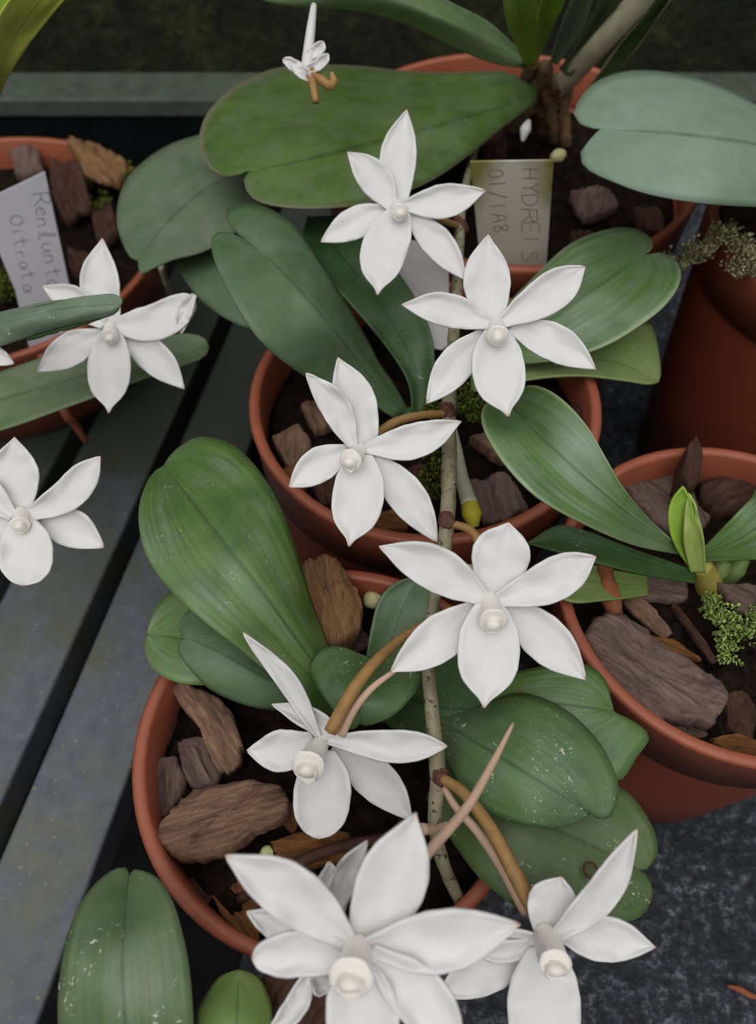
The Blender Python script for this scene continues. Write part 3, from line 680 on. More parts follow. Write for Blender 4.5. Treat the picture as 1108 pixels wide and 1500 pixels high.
tube('stem', [Pz(-112, 500, .064), Pz(-112, 510, .095), Pz(-108, 530, .128)], [.010, .010, .006], M['sheath'], ph)
tube('root', [Pz(60, 520, .086), Pz(93, 600, .070), Pz(108, 620, .06), Pz(126, 646, .045)], [.0022, .0022, .002, .0016], M['root_orange'], ph)

# yellow-green strap near the upper left corner
pi_ = thing('orchid_plant', Pz(-60, 300, 0.068), 'yellow-green strap leaf of a plant in the top left corner', 'orchid')
leaf(pi_, [(-75, 260), (-40, 120), (0, 20), (60, -60)], [(-50, 260), (-5, 110), (40, 25), (110, -60)], [(-30, 262), (0, 140), (28, 86), (60, 42), (100, -5), (165, -60)],
     [.085, .185, .226, .25], 'leaf_yellow', .002, .002)
leaf(pi_, [(-60, 250), (-40, 100), (-20, 0), (0, -40)], [(-50, 250), (-20, 90), (25, -40)], [(-45, 250), (0, 80), (22, 30), (52, -40)], [.09, .18, .222], 'leaf_lime', .002, .002)

# foreground plant at the bottom left
pg = thing('orchid_plant', (-0.075, -0.05, 0.09), 'orchid with a scratched notched leaf at the bottom left', 'orchid')
leaf(pg, [(95, 1640), (86, 1500), (89, 1430), (101, 1368), (122, 1318), (152, 1284), (176, 1271), (186, 1273), (190, 1281)],
     [(190, 1640), (184, 1500), (180, 1390), (190, 1281)],
     [(290, 1640), (284, 1500), (279, 1430), (271, 1382), (255, 1325), (233, 1288), (207, 1275), (195, 1275), (190, 1281)],
     [.118, .150, .156, .146], 'leaf_scratched', -.003, -.002)
leaf(pg, [(300, 1640), (288, 1500), (300, 1462), (322, 1432), (350, 1421)], [(350, 1640), (348, 1500), (350, 1421)], [(400, 1640), (399, 1500), (394, 1462), (378, 1432), (350, 1421)],
     [.118, .142, .138], 'leaf_light', -.004, -.004)
tube('stem', [(-0.075, -0.058, 0.088), (-0.074, -0.055, 0.105), (-0.07, -0.05, 0.125)], [.006, .006, .004], M['sheath'], pg)
pot(-0.075, -0.062, 0.05, 0.102, 'terracotta pot below the bottom edge under the scratched leaf', fill=0.01)

# ------------------------------------------------------------------ flowers
def column(parent, a, b, da, db, r0, r1, name='column', cap=True):
    """bell-shaped column from a to b"""
    A, B = np.array(Pd(*a, da)), np.array(Pd(*b, db)); ax = B - A
    o = tube(name, [A - ax * .35, A - ax * .1, A + ax * .35, A + ax * .7, B - ax * .05, B + ax * .02, B + ax * .06, B + ax * .08],
             [r0 * .5, r0 * .84, r0 * .96, r0 * .55 + r1 * .42, r1 * .98, r1 * 1.02, r1 * .85, r1 * .3], M['petal_cream'], parent, 18, rough=.08)
    if cap:
        dn = np.array([0, -1, -1.0]) * r1 * .18
        tube('anther_cap', [B - ax * .1 + dn, B + ax * .1 + dn, B + ax * .18 + dn, B + ax * .24 + dn * 1.4, B + ax * .26 + dn * 1.6], [r1 * .64, r1 * .68, r1 * .60, r1 * .40, r1 * .10], M['petal_cream'], o if name == 'flower' else parent, 9, rough=.3)
    return o
def flower(parent, d, col, petals, as_part=True):
    """col = (a, b, da, db, r0, r1); petals = list of (kind, base, tip, halfwidth, tipdepth, options)"""
    if as_part:
        f = column(parent, *col, name='flower'); par = f
    else:
        f = column(parent, *col, name='column'); par = parent
    OFF[par.name] = OFF[parent.name]
    for i, (kind, a, b, w, dt, kw) in enumerate(petals):
        k = dict(kw); dd = d + k.pop('dd', (0.0009 if kind == 'sepal' else 0.0) - (0.0007 if kind == 'lip' else 0))
        petal(kind, par, a, b, w, dd, dd + dt, **k)
    return f
S, T_, LP = 'sepal', 'petal', 'lip'
spike = thing('orchid_flower_spike', Pz(690, 215, 0.135), 'long hanging spike of white star-shaped flowers running down the middle', 'flower spike')
stem_pts = [(700, 208, .133), (688, 250, .158), (676, 310, .168), (672, 380, .166), (668, 450, .163), (662, 530, .162), (658, 600, .162), (658, 680, .160), (656, 755, .158),
            (648, 830, .155), (632, 900, .152), (627, 960, .150), (632, 1030, .148), (638, 1090, .146), (642, 1140, .144), (638, 1200, .140), (648, 1260, .132), (676, 1325, .118)]
tube('stem', [Pz(*p) for p in stem_pts], [.0016, .0017, .0019, .002, .0021, .0023, .0025, .0026, .0025, .0021, .0017, .0018, .0021, .0023, .0023, .0020, .0019, .0017], M['stem'], spike, 14, rough=.15)
for (x, y, z) in ((656, 605, .162), (655, 765, .158), (646, 1140, .144), (674, 330, .167)):
    tube('bract', [Pz(x - 1, y - 9, z + .0005), Pz(x, y, z + .0008), Pz(x + 8, y + 8, z + .001)], [.0025, .0028, .0019], M['bract'], spike, 14, rough=.22)
f1 = flower(spike, .290, ((582, 300), (586, 310), .290, .283, .0026, .0032), [
    (S, (583, 300), (596, 160), 27, -0.0030, dict(bend=6, prof='D', dd=.0022)),
    (T_, (573, 302), (509, 222), 25, -0.0040, dict(bend=-7)),
    (T_, (596, 301), (712, 279), 25, -0.0040, dict(bend=-4)),
    (S, (572, 309), (470, 355), 24, -0.0010, dict(bend=-5)),
    (S, (600, 316), (683, 411), 23, -0.0020, dict(bend=5)),
    (LP, (587, 314), (553, 432), 34, -0.0120, dict(bend=-9, prof='L'))])
f2 = flower(spike, .243, ((727, 474), (729, 491), .243, .236, .0026, .0033), [
    (S, (720, 472), (715, 343), 35, -0.0030, dict(bend=4, prof='D', dd=.0022)),
    (T_, (716, 474), (588, 446), 25, -0.0040, dict(bend=-7)),
    (T_, (738, 470), (858, 390), 29, -0.0030, dict(bend=-4, prof='O')),
    (S, (708, 490), (625, 592), 27, -0.0020, dict(bend=-3)),
    (S, (752, 482), (874, 541), 28, -0.0020, dict(bend=9)),
    (LP, (727, 488), (745, 610), 39, -0.0100, dict(bend=-4, prof='L'))])
f3 = flower(spike, .250, ((527, 660), (514, 674), .250, .242, .0026, .0036), [
    (S, (538, 650), (495, 523), 31, -0.0030, dict(bend=-3, prof='D', dd=.0022)),
    (T_, (515, 650), (448, 546), 22, -0.0060, dict(bend=-9)),
    (T_, (541, 655), (677, 617), 26, -0.0040, dict(bend=-9)),
    (S, (508, 660), (423, 714), 26, -0.0010, dict(bend=-4)),
    (S, (548, 672), (642, 795), 28, -0.0020, dict(bend=5)),
    (LP, (530, 672), (511, 800), 38, -0.0100, dict(bend=3, prof='L'))])
f4 = flower(spike, .217, ((718, 879), (723, 908), .217, .210, .0028, .0039), [
    (S, (714, 873), (746, 765), 43, -0.0030, dict(bend=-3, prof='O', dd=.0022)),
    (T_, (706, 876), (555, 800), 33, -0.0060, dict(bend=-8)),
    (T_, (732, 878), (874, 815), 32, -0.0060, dict(bend=-6, prof='O')),
    (S, (700, 890), (572, 985), 34, -0.0010, dict(bend=3)),
    (S, (746, 888), (859, 996), 34, -0.0010, dict(bend=2)),
    (LP, (716, 890), (710, 1037), 46, -0.0090, dict(bend=3, prof='L'))])
f5 = flower(spike, .226, ((466, 1094), (452, 1122), .224, .214, .0034, .0046), [
    (S, (505, 1088), (398, 1031), 17, 0.0000, dict(bend=-7, dd=-.001)),
    (T_, (462, 1072), (356, 927), 15, -0.0120, dict(bend=-10, dd=-.002)),
    (T_, (488, 1083), (656, 1093), 24, -0.0080, dict(bend=-5, dd=-.002, prof='O')),
    (S, (455, 1082), (361, 1099), 31, 0.0000, dict(bend=10)),
    (S, (494, 1098), (606, 1202), 31, 0.0000, dict(bend=6)),
    (LP, (474, 1105), (466, 1229), 42, -0.0070, dict(bend=2, prof='B'))])
f6 = flower(spike, .163, ((524, 1392), (514, 1432), .162, .154, .0034, .0044), [
    (T_, (505, 1375), (330, 1253), 43, -0.0040, dict(bend=-9)),
    (S, (534, 1385), (610, 1190), 52, -0.0030, dict(bend=-4, prof='D', dd=.0022)),
    (T_, (545, 1388), (763, 1354), 47, -0.0030, dict(bend=-7, prof='P')),
    (S, (508, 1402), (369, 1405), 34, 0.0000, dict(bend=-6, prof='B')),
    (LP, (525, 1420), (545, 1590), 54, -0.0040, dict(bend=-2, prof='L')),
    (S, (548, 1400), (680, 1550), 42, -0.0030, dict(bend=10, dd=-.0009))])
f7 = flower(spike, .196, ((800, 1374), (813, 1412), .194, .184, .0036, .0038), [
    (S, (796, 1372), (822, 1284), 38, -0.0030, dict(bend=0, prof='O', wr=36, dd=.0012)),
    (T_, (812, 1372), (934, 1214), 26, -0.0100, dict(bend=-18, dd=-.001)),
    (T_, (790, 1378), (680, 1385), 26, 0.0020, dict(bend=4)),
    (S, (822, 1366), (961, 1387), 34, -0.0010, dict(bend=0)),
    (S, (775, 1388), (640, 1459), 36, 0.0000, dict(bend=0)),
    (LP, (797, 1395), (802, 1560), 54, -0.0080, dict(bend=-2, prof='B'))])
f8 = flower(spike, .183, ((470, 1395), (466, 1412), .184, .181, .003, .003), [
    (S, (490, 1350), (482, 1262), 24, -0.0020, dict(bend=0)),
    (T_, (486, 1345), (538, 1231), 20, -0.0040, dict(bend=6)),
    (T_, (460, 1385), (361, 1335), 24, 0.0000, dict(bend=-2)),
    (S, (452, 1425), (388, 1520), 17, -0.0040, dict(bend=12)),
    (LP, (470, 1420), (470, 1459), 14, -0.0060, dict(bend=0, prof='B'))])
# flower stalks and spurs
tube('pedicel', [Pz(640, 905, .150), Pz(590, 935, .153), Pz(545, 975, .157), Pz(512, 1020, .157), Pz(484, 1072, .152)], [.0012, .0015, .0017, .0019, .0019], M['pedicel'], spike)
tube('spur', [Pz(582, 980, .158), Pz(545, 1008, .156), Pz(518, 1040, .153), Pz(500, 1076, .148)], [.0007, .0010, .0013, .0014], M['spur'], spike)
tube('pedicel', [Pz(648, 1140, .146), Pz(680, 1162, .148), Pz(718, 1212, .150), Pz(752, 1275, .149), Pz(784, 1335, .145)], [.0014, .0016, .0018, .002, .0021], M['pedicel'], spike)
tube('spur', [Pz(648, 1148, .144), Pz(668, 1182, .145), Pz(700, 1218, .145), Pz(736, 1270, .142), Pz(772, 1338, .140)], [.0009, .0011, .0013, .0016, .0016], M['spur'], spike)
tube('spur', [Pz(752, 1060, .163), Pz(722, 1118, .165), Pz(685, 1182, .168), Pz(622, 1256, .172), Pz(560, 1340, .174)], [.0005, .0010, .0012, .0013, .0014], M['spur'], spike)
tube('spur', [Pz(618, 1215, .156), Pz(640, 1214, .150), Pz(655, 1206, .146)], [.0016, .0010, .0006], M['spur'], spike)
tube('pedicel', [Pz(656, 766, .159), Pz(688, 776, .160), Pz(704, 800, .160), Pz(712, 850, .160)], [.0012, .0014, .0016, .0016], M['pedicel'], spike)
tube('pedicel', [Pz(650, 832, .153), Pz(690, 832, .155), Pz(715, 850, .158)], [.0010, .0011, .0012], M['spur'], spike)
tube('pedicel', [Pz(656, 606, .163), Pz(620, 608, .166), Pz(580, 618, .166), Pz(548, 640, .164)], [.0012, .0014, .0016, .0016], M['pedicel'], spike)
tube('pedicel', [Pz(672, 440, .165), Pz(700, 455, .178), Pz(722, 478, .190)], [.0012, .0014, .0016], M['pedicel'], spike)
tube('pedicel', [Pz(674, 332, .168), Pz(640, 320, .180), Pz(596, 308, .185)], [.0012, .0014, .0016], M['pedicel'], spike)
tube('pedicel', [Pz(560, 1340, .174), Pz(540, 1375, .176), Pz(528, 1392, .178)], [.0014, .0016, .0018], M['pedicel'], spike)
tube('pedicel', [Pz(556, 1345, .173), Pz(510, 1385, .166), Pz(474, 1394, .158)], [.0012, .0014, .0014], M['pedicel'], spike)

def lone_flower(label, d, col, petals, stalk):
    a = stalk[-1]
    t = thing('orchid_flower', a, label, 'flower')
    flower(t, d, col, petals, as_part=False)
    tube('stalk', stalk, [.0014, .0013, .0012, .0011][:len(stalk)], M['pedicel'], t)
    return t
lone_flower('white star flower overlapped by the folded leaf at the left', .300, ((162, 480), (161, 493), .300, .294, .0028, .003), [
    (S, (163, 474), (150, 349), 29, -0.0030, dict(bend=11, prof='D', dd=.0022)),
    (T_, (148, 474), (62, 419), 22, -0.0020, dict(bend=-6)),
    (T_, (175, 476), (286, 436), 27, 0.0000, dict(bend=-14, prof='B')),
    (S, (148, 490), (54, 545), 25, 0.0000, dict(bend=-4)),
    (S, (180, 490), (271, 570), 24, 0.0000, dict(bend=5)),
    (LP, (163, 490), (160, 605), 32, -0.0090, dict(bend=-2, prof='L')),
    (T_, (284, 434), (266, 490), 11, 0.0020, dict(bend=-6, dd=-.0015))],
    [Pd(163, 482, .3015), Pz(150, 470, .140), Pz(130, 440, .110), Pz(125, 425, .066)])
lone_flower('white star flower above the slats at the left edge', .230, ((31, 752), (30, 768), .230, .225, .0024, .0026), [
    (S, (28, 748), (21, 640), 37, -0.0030, dict(bend=4, prof='D', dd=.0022)),
    (T_, (40, 754), (147, 668), 25, -0.0050, dict(bend=-14, prof='O')),
    (T_, (15, 754), (-85, 690), 25, -0.0030, dict(bend=-8)),
    (S, (50, 756), (153, 802), 29, -0.0010, dict(bend=6)),
    (S, (10, 758), (-85, 815), 28, -0.0010, dict(bend=0)),
    (LP, (32, 764), (36, 858), 41, -0.0090, dict(bend=3, prof='B'))],
    [Pd(30, 758, .2315), Pz(-40, 690, .160), Pz(-80, 590, .12), Pz(-95, 520, .066)])
lone_flower('white flower tip poking in at the left edge between two leaves', .27, ((-60, 505), (-60, 515), .27, .265, .0024, .0026), [
    (S, (-45, 512), (21, 533), 15, -0.0020, dict(bend=3)),
    (S, (-60, 500), (-70, 420), 20, -0.0020, dict(bend=3)),
    (LP, (-60, 515), (-65, 585), 22, -0.0080, dict(bend=0, prof='L'))],
    [Pd(-60, 508, .2715), Pz(-70, 505, .12), Pz(-80, 500, .09), Pz(-85, 495, .066)])
# wilted bloom under the top leaf
wl = thing('wilted_flower', Pz(458, 14, 0.228), 'wilted white flower with tan tips hanging below the top leaf', 'flower')
tube('tube', [Pd(460, 8, .286), Pd(456, 40, .279), Pd(452, 75, .277), Pd(449, 112, .276)], [.0011, .0016, .0019, .0024], M['petal'], wl)
petal('petal', wl, (452, 116), (415, 86), 9, .276, .274, bend=-3, prof='B')
petal('petal', wl, (447, 102), (482, 80), 8, .276, .274, bend=-4, prof='B')
petal('petal', wl, (449, 82), (475, 62), 9, .277, .276, bend=-3, prof='B')
wt = tube('withered_tip', [Pd(453, 104, .276), Pd(459, 125, .276), Pd(463, 150, .276)], [.0018, .0016, .0013], M['pedicel'], wl); wt['label'] = 'tan withered tip'
tube('withered_tip', [Pd(456, 104, .276), Pd(472, 118, .275), Pd(483, 126, .275), Pd(489, 119, .275), Pd(486, 107, .275)], [.0016, .0016, .0016, .0014, .0009], M['pedicel'], wl)

# ------------------------------------------------------------------ plant labels
def plate(name, corners, thick, mat, label, uvs=None):
    """corners: (px, py, z) around the plate; extruded backwards along its normal"""
    w = [np.array(Pz(*c)) for c in corners]
    a, b, c = Vector(w[0]), Vector(w[1]), Vector(w[-1]); nrm = (b - a).cross(c - a).normalized()
    if nrm.dot(Vector(ORG - w[0])) < 0: nrm = -nrm
    # flatten onto one plane
    w = [Vector(x) - nrm * ((Vector(x) - a).dot(nrm)) for x in w]
    n = len(w); v = [tuple(x) for x in w] + [tuple(x - nrm * thick) for x in w]
    f = [tuple(range(n)), tuple(range(n, 2 * n))[::-1]] + [(i, (i + 1) % n, n + (i + 1) % n, n + i) for i in range(n)]
    o = link_mesh(name, v, f, mat, None, (uvs * 2) if uvs else None, smooth=False)
    m = o.modifiers.new('bevel', 'BEVEL'); m.width = thick * .25; m.segments = 2; m.limit_method = 'ANGLE'
    tag(o, label, 'plant label')
    return o, a, nrm
GL = {'R': [[(0, 0), (.05, 1)], [(.0, .95), (.5, 1), (.6, .75), (.4, .55), (.08, .5)], [(.3, .5), (.65, 0)]],
      'e': [[(.05, .3), (.5, .36), (.45, .52), (.2, .52), (.06, .25), (.2, .02), (.5, .1)]], 'n': [[(.05, 0), (.08, .5)], [(.08, .35), (.3, .52), (.42, .4), (.45, 0)]],
      'l': [[(.1, 0), (.25, .9), (.38, .95), (.3, .5), (.25, .05), (.45, 0)]], 'u': [[(.05, .5), (.08, .08), (.3, .02), (.45, .4), (.48, .5), (.5, 0)]],
      'm': [[(.0, 0), (.03, .5), (.2, .5), (.25, 0), (.28, .4), (.45, .5), (.5, 0)]], 'O': [[(.3, .9), (.05, .7), (.03, .3), (.25, .05), (.5, .2), (.58, .6), (.35, .92)]],
      'i': [[(.2, .5), (.22, 0)], [(.2, .7), (.23, .74)]], 't': [[(.25, .95), (.25, .1), (.42, .05)], [(.02, .6), (.5, .64)]], 'r': [[(.1, .5), (.14, 0)], [(.14, .35), (.3, .52), (.45, .45)]],
      'a': [[(.45, .45), (.2, .52), (.05, .25), (.2, .0), (.42, .2), (.45, .48), (.48, .05)]], 'D': [[(.05, 0), (.05, 1), (.45, .85), (.55, .45), (.4, .1), (.05, 0)]],
      'E': [[(.5, 1), (.05, 1), (.05, 0), (.5, 0)], [(.05, .5), (.4, .5)]], 'I': [[(.2, 0), (.2, 1)]], 'S': [[(.5, .9), (.2, 1), (.08, .75), (.4, .5), (.5, .2), (.25, 0), (.05, .1)]],
      'H': [[(.05, 0), (.05, 1)], [(.5, 0), (.5, 1)], [(.05, .5), (.5, .5)]], 'Y': [[(.05, 1), (.28, .5), (.28, 0)], [(.55, 1), (.28, .5)]],
      '0': [[(.3, 1), (.08, .7), (.1, .2), (.3, 0), (.5, .3), (.48, .75), (.3, 1)]], '1': [[(.2, 0), (.22, 1)]], '/': [[(.05, -.1), (.5, 1.1)]], 'A': [[(.02, 0), (.3, 1), (.55, 0)], [(.12, .4), (.45, .4)]],
      '8': [[(.3, .5), (.1, .75), (.3, 1), (.5, .75), (.3, .5), (.08, .25), (.3, 0), (.52, .25), (.3, .5)]], 'M': [[(.02, 0), (.08, 1), (.3, .4), (.52, 1), (.56, 0)]], ' ': []}
def handwriting(parent, a, nrm, text, p0, p1, size, mat, wob=0.06):
    """text drawn on the plate plane from p0 to p1 (pixels), letters upright to the left of the travel direction"""
    def on(px, py):
        r = Vector(ray(px, py)); o_ = Vector(ORG); t_ = (a - o_).dot(nrm) / r.dot(nrm); return o_ + r * t_ + nrm * 0.00012
    d0 = np.array(p1, float) - p0; L_ = np.linalg.norm(d0); e = d0 / L_; up = np.array([e[1], -e[0]])
    adv = L_ / len(text); verts, faces = [], []
    for i, ch in enumerate(text):
        for st in GL.get(ch, []):
            pts = catmull(st, 10) if len(st) > 2 else np.array(st)
            wv = [on(*(np.array(p0) + e * (adv * i + x * adv * 1.5 + wob * adv * math.sin(i * 2.3)) + up * (y * size + 1.2 * math.sin(i * 1.7)))) for x, y in pts]
            for q, r in zip(wv[:-1], wv[1:]):
                dr = (r - q); 
                if dr.length < 1e-7: continue
                sd = dr.cross(nrm).normalized() * 0.00016; i0 = len(verts)
                verts += [tuple(q - sd), tuple(q + sd), tuple(r + sd), tuple(r - sd)]; faces.append((i0, i0 + 1, i0 + 2, i0 + 3))
    return link_mesh('handwriting', verts, faces, mat, parent, smooth=False)
lb, a, nm = plate('plant_label', [(-32, 298, .142), (66, 251, .150), (100, 415, .102), (122, 530, .066), (48, 545, .064), (22, 425, .100)], .0011, M['label_white'], 'white plastic label with pencil handwriting in the left pot')
handwriting(lb, a, nm, 'Renlunta', (46, 285), (72, 428), 26, M['ink'])
handwriting(lb, a, nm, 'Oitrata', (12, 318), (36, 432), 23, M['ink'])
lb, a, nm = plate('plant_label', [(689, 237, .190), (812, 235, .190), (806, 330, .163), (800, 410, .136), (706, 410, .136), (697, 320, .166)], .0013, M['label_algae'], 'algae-stained label with faded writing standing in the wide pot',
                  [(0, 1), (1, 1), (1, .5), (1, 0), (0, 0), (0, .5)])
handwriting(lb, a, nm, 'HYDREIS', (765, 246), (765, 385), 24, M['ink_faded'])
handwriting(lb, a, nm, '01/1A8', (714, 248), (722, 345), 24, M['ink_faded'])
plate('plant_label', [(558, 352, .163), (657, 352, .163), (660, 503, .141), (648, 512, .139), (633, 509, .140), (621, 484, .143), (576, 404, .155)], .0010, M['label_grey'], 'blank grey label behind the two upper flowers in the middle pot')

# ------------------------------------------------------------------ bark chips, one by one
G1, G2, G3, G4, G5 = 'bark chips in the lower middle pot', 'bark chips in the right pot', 'bark chips in the middle pot', 'bark chips in the left pot', 'bark chips in the wide pot'
TH = .006
chip([(248, 1000), (275, 1004), (322, 1024), (346, 1056), (356, 1108), (342, 1131), (320, 1130), (303, 1098), (288, 1058), (262, 1030)], .119, TH, 'bark', 'long jagged bark chip under the leaves at the left of the lower pot', G1)
chip([(222, 1228), (245, 1195), (272, 1160), (330, 1145), (392, 1144), (425, 1164), (421, 1194), (380, 1216), (322, 1252), (280, 1259), (236, 1247)], .121, .008, 'bark', 'largest chunky bark chip in the lower middle pot', G1, amp=.0024)
chip([(214, 1200), (213, 1150), (235, 1108), (260, 1108), (271, 1150), (248, 1192)], .112, TH, 'bark_purple', 'pinkish bark chip against the left rim of the lower pot', G1)
chip([(258, 1084), (298, 1075), (326, 1108), (320, 1148), (282, 1156), (266, 1124)], .110, TH, 'bark_purple', 'dark purple cracked chip behind the largest chip', G1)
chip([(393, 1232), (465, 1214), (520, 1226), (500, 1262), (420, 1272)], .113, TH, 'bark_orange', 'orange-brown chip right of the largest chip', G1)
chip([(308, 1312), (350, 1288), (380, 1326), (378, 1390), (330, 1352)], .109, TH, 'bark_orange', 'orange-brown chip beside the lower left rim', G1)
chip([(440, 832), (468, 815), (490, 816), (514, 848), (531, 880), (526, 920), (492, 945), (460, 942)], .130, .012, 'bark_brown', 'brown slab standing at the back rim of the lower pot', G1, tilt=(0, .12))
chip([(482, 928), (520, 918), (545, 940), (505, 962)], .111, TH, 'bark_purple', 'small chip below the slab at the back rim', G1)
chip([(402, 1192), (430, 1172), (440, 1200), (428, 1222)], .110, TH, 'bark_orange', 'small chip under the side-facing flower', G1)
chip([(226, 1040), (250, 1020), (262, 1060), (240, 1090)], .107, TH, 'bark_red', 'dark chip by the upper left rim of the lower pot', G1)
chip([(270, 1290), (310, 1272), (332, 1300), (298, 1330)], .106, TH, 'bark_red', 'dark chip below the largest chip', G1)

chip([(853, 932), (870, 908), (925, 909), (985, 953), (1040, 985), (1066, 1024), (1046, 1056), (980, 1051), (930, 1036), (888, 1000)], .119, .009, 'bark_purple', 'large purple-brown bark slab at the front of the right pot', G2, amp=.0026)
chip([(1058, 1018), (1088, 1008), (1112, 1040), (1104, 1082), (1070, 1072)], .110, TH, 'bark_red', 'reddish chip right of the large slab', G2)
chip([(955, 1056), (1040, 1058), (1044, 1086), (1000, 1082)], .108, TH, 'bark_purple', 'flat grey-brown chip under the large slab', G2)
chip([(1040, 1082), (1075, 1076), (1125, 1088), (1115, 1108), (1060, 1100)], .111, TH, 'bark_orange', 'tan chip by the front rim of the right pot', G2)
chip([(908, 706), (955, 684), (1000, 690), (1022, 738), (1044, 762), (1000, 785), (950, 752)], .112, TH, 'bark_purple', 'flat purplish chip behind the lime shoot', G2)
chip([(998, 694), (1008, 652), (1024, 637), (1032, 665), (1026, 702), (1010, 716)], .130, .016, 'bark_red', 'spiky dark chip standing at the back rim of the right pot', G2)
chip([(1028, 702), (1095, 690), (1118, 728), (1062, 752), (1030, 738)], .113, TH, 'bark_red', 'dark ragged chip at the back of the right pot', G2)
chip([(892, 836), (960, 838), (1012, 852), (1005, 876), (940, 872), (900, 860)], .116, TH, 'bark_purple', 'long flat chip under the lower leaf of the right plant', G2)
chip([(905, 866), (945, 880), (985, 925), (972, 930), (930, 896)], .113, .004, 'bark', 'thin splinter above the large slab', G2)
chip([(1052, 852), (1108, 858), (1130, 900), (1085, 892)], .118, .005, 'bark_purple', 'curled grey chip at the right edge above the moss', G2)
chip([(985, 886), (1000, 890), (1050, 958), (1042, 966)], .114, .003, 'bark_red', 'dark twig-like splinter beside the moss', G2)
chip([(940, 930), (990, 935), (1030, 965), (985, 960)], .112, .004, 'bark_orange', 'narrow tan splinter behind the large slab', G2)

for poly, z, m, lab in (
    ([(398, 640), (436, 618), (456, 648), (424, 682)], .130, 'bark', 'brown chip at the left rim of the middle pot'),
    ([(452, 690), (488, 678), (502, 718), (470, 742)], .129, 'bark_red', 'dark chip behind the lower left petal in the middle pot'),
    ([(686, 700), (742, 690), (775, 738), (724, 764), (690, 742)], .130, 'bark_purple', 'purplish chip right of the yellow root tip'),
    ([(690, 640), (730, 628), (770, 650), (735, 672)], .129, 'bark', 'tan chip right of the stem in the middle pot'),
    ([(405, 690), (445, 680), (450, 712), (420, 722)], .128, 'bark_orange', 'orange-brown chip low at the left rim of the middle pot'),
    ([(765, 672), (806, 665), (820, 705), (785, 722)], .128, 'bark_red', 'dark chip under the veined leaf in the middle pot'),
    ([(580, 690), (620, 680), (636, 720), (600, 745)], .127, 'bark_red', 'dark chip left of the stem in the middle pot'),
    ([(440, 590), (480, 580), (500, 615), (462, 628)], .129, 'bark', 'brown chip below the bluish leaf in the middle pot'),
    ([(840, 590), (875, 600), (862, 640), (832, 628)], .128, 'bark_red', 'dark chip at the right rim of the middle pot'),
    ([(540, 750), (585, 745), (600, 770), (560, 776)], .130, 'bark_orange', 'orange-brown chip at the front rim of the middle pot')):
    chip(poly, z, TH, m, lab, G3)
for poly, z, m, lab in (
    ([(96, 207), (140, 206), (186, 238), (172, 268), (126, 252)], .083, 'bark_brown', 'flat orange-brown chip on the back rim of the left pot'),
    ([(72, 230), (118, 236), (130, 300), (96, 322), (76, 280)], .076, 'bark_red', 'dark red-brown chip behind the handwritten label'),
    ([(100, 366), (134, 372), (128, 402), (106, 398)], .072, 'bark_red', 'small reddish chip right of the handwritten label'),
    ([(15, 222), (55, 218), (60, 250), (25, 256)], .073, 'bark_purple', 'grey chip at the back of the left pot'),
    ([(130, 300), (160, 290), (172, 340), (146, 360)], .072, 'bark_red', 'dark chip near the grey-green leaf in the left pot')):
    chip(poly, z, TH, m, lab, G4)
for poly, z, m, lab in (
    ([(835, 282), (880, 270), (905, 300), (860, 318)], .135, 'bark_purple', 'dark purplish chip right of the algae-stained label'),
    ([(836, 340), (868, 335), (876, 362), (845, 370)], .136, 'bark_red', 'reddish chip low beside the algae-stained label'),
    ([(930, 300), (965, 305), (975, 335), (940, 332)], .136, 'bark_red', 'dark chip at the right rim of the wide pot'),
    ([(700, 195), (735, 190), (745, 220), (712, 226)], .134, 'bark_red', 'dark chip behind the algae-stained label')):
    chip(poly, z, TH, m, lab, G5)

# fibrous slab behind the lowest flower
def slab():
    t = thing('fibre_slab', Pz(435, 1440, .115), 'dark fibrous root slab below the largest flower', 'root slab')
    for i in range(9):
        x0 = 372 + i * 13
        tube('fibre', [Pz(x0 + 60, 1360 + i * 4, .128), Pz(x0 + 30, 1425 + i * 5, .132), Pz(x0, 1490 + i * 3, .130), Pz(x0 - 22, 1560, .124)], [.0022, .0027, .0027, .002], M['root_brown'], t, 8, rough=.6)
    return t
slab()

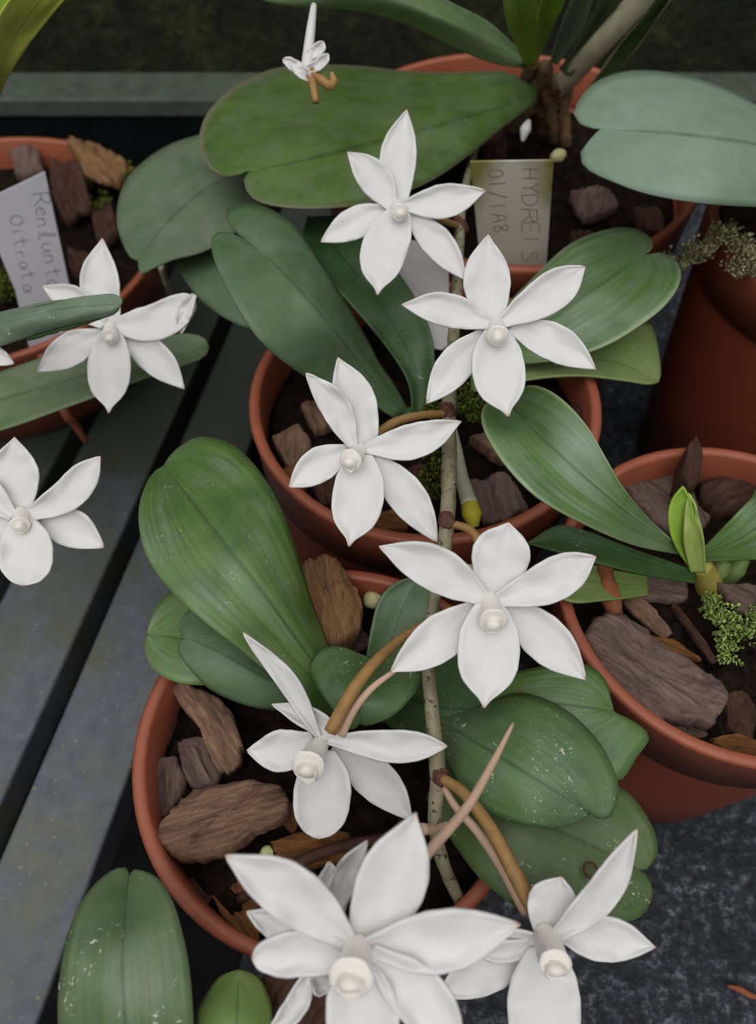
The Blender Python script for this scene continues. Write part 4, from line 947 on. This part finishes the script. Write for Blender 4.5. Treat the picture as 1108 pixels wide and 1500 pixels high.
# ------------------------------------------------------------------ moss, lichen, pellets, sticks
moss('moss', [(1040, 885, .116, .003), (1055, 905, .118, .004), (1070, 930, .117, .005), (1092, 925, .117, .005), (1105, 905, .117, .004), (1062, 955, .113, .003)], 150, .0046, 'moss', 'bright green moss tuft in the right pot')
moss('moss', [(682, 590, .136, .006), (700, 605, .136, .006), (640, 600, .136, .004), (716, 596, .136, .005)], 130, .005, 'moss_dark', 'yellow-green moss around the stem in the middle pot')
moss('moss', [(632, 660, .134, .003), (640, 690, .133, .004), (634, 720, .132, .003)], 70, .005, 'moss_dark', 'dark feathery moss left of the stem in the middle pot')
moss('moss', [(180, 262, .078, .007), (194, 260, .080, .005), (140, 262, .073, .006), (150, 298, .072, .005)], 70, .006, 'moss_dark', 'olive moss at the back right of the left pot')
lich = moss('lichen', [(1030, 368, .160, .003), (1050, 348, .165, .004), (1062, 345, .166, .004), (1080, 358, .165, .004), (1098, 375, .164, .004), (1108, 395, .162, .004), (1000, 385, .15, .003), (1015, 378, .155, .003), (1078, 398, .160, .003)], 320, .005, 'lichen', 'tan lichen crust over the rim of the far right pot', 'lichen')
moss('moss', [(5, 410, .072, .006), (8, 430, .072, .005)], 50, .006, 'moss_dark', 'olive moss tuft left of the handwritten label')
tag(tube('twig', [Pz(1000, 388, .150), Pz(1035, 366, .158), Pz(1056, 346, .164), Pz(1085, 356, .164), Pz(1112, 388, .162)], [.002, .0028, .003, .003, .0028], M['lichen'], None, 10, rough=.6), 'lichen-covered twig across the rim of the far right pot', 'twig')
tag(blob('pellet', 546, 879, .117, .0034, .0032, .003, 'pellet'), 'pale yellow pellet at the back of the lower middle pot', 'pellet')
tag(blob('pellet', 818, 228, .145, .0042, .003, .003, 'pellet', rot=.4), 'cream pellet beside the corner of the algae-stained label', 'pellet')
tag(blob('pellet', 391, 1249, .112, .002, .002, .0018, 'pellet'), 'tiny cream pellet left of the orange-brown chip', 'pellet')
st = tube('root_stub', [Pz(884, 822, .124), Pz(889, 850, .124), Pz(896, 880, .120), Pz(902, 908, .114)], [.0028, .0030, .0034, .0028], M['root_orange'], None, 12, rough=.3)
tag(st, 'orange-brown root stub above the large slab in the right pot', 'root')
tag(tube('stick', [Pz(258, 450, .002), Pz(248, 425, .05), Pz(236, 390, .10)], [.0018, .0018, .0016], M['cane']), 'short tan stick under the grey-green leaf by the left pot', 'stick')
tag(tube('red_fibre', [Pz(1066, 1444, .0015), Pz(1084, 1449, .002), Pz(1100, 1458, .002), Pz(1122, 1463, .0015)], [.0005, .0012, .0012, .0006], M['root_orange']), 'reddish scrap lying on the mat in the bottom right corner', 'scrap')
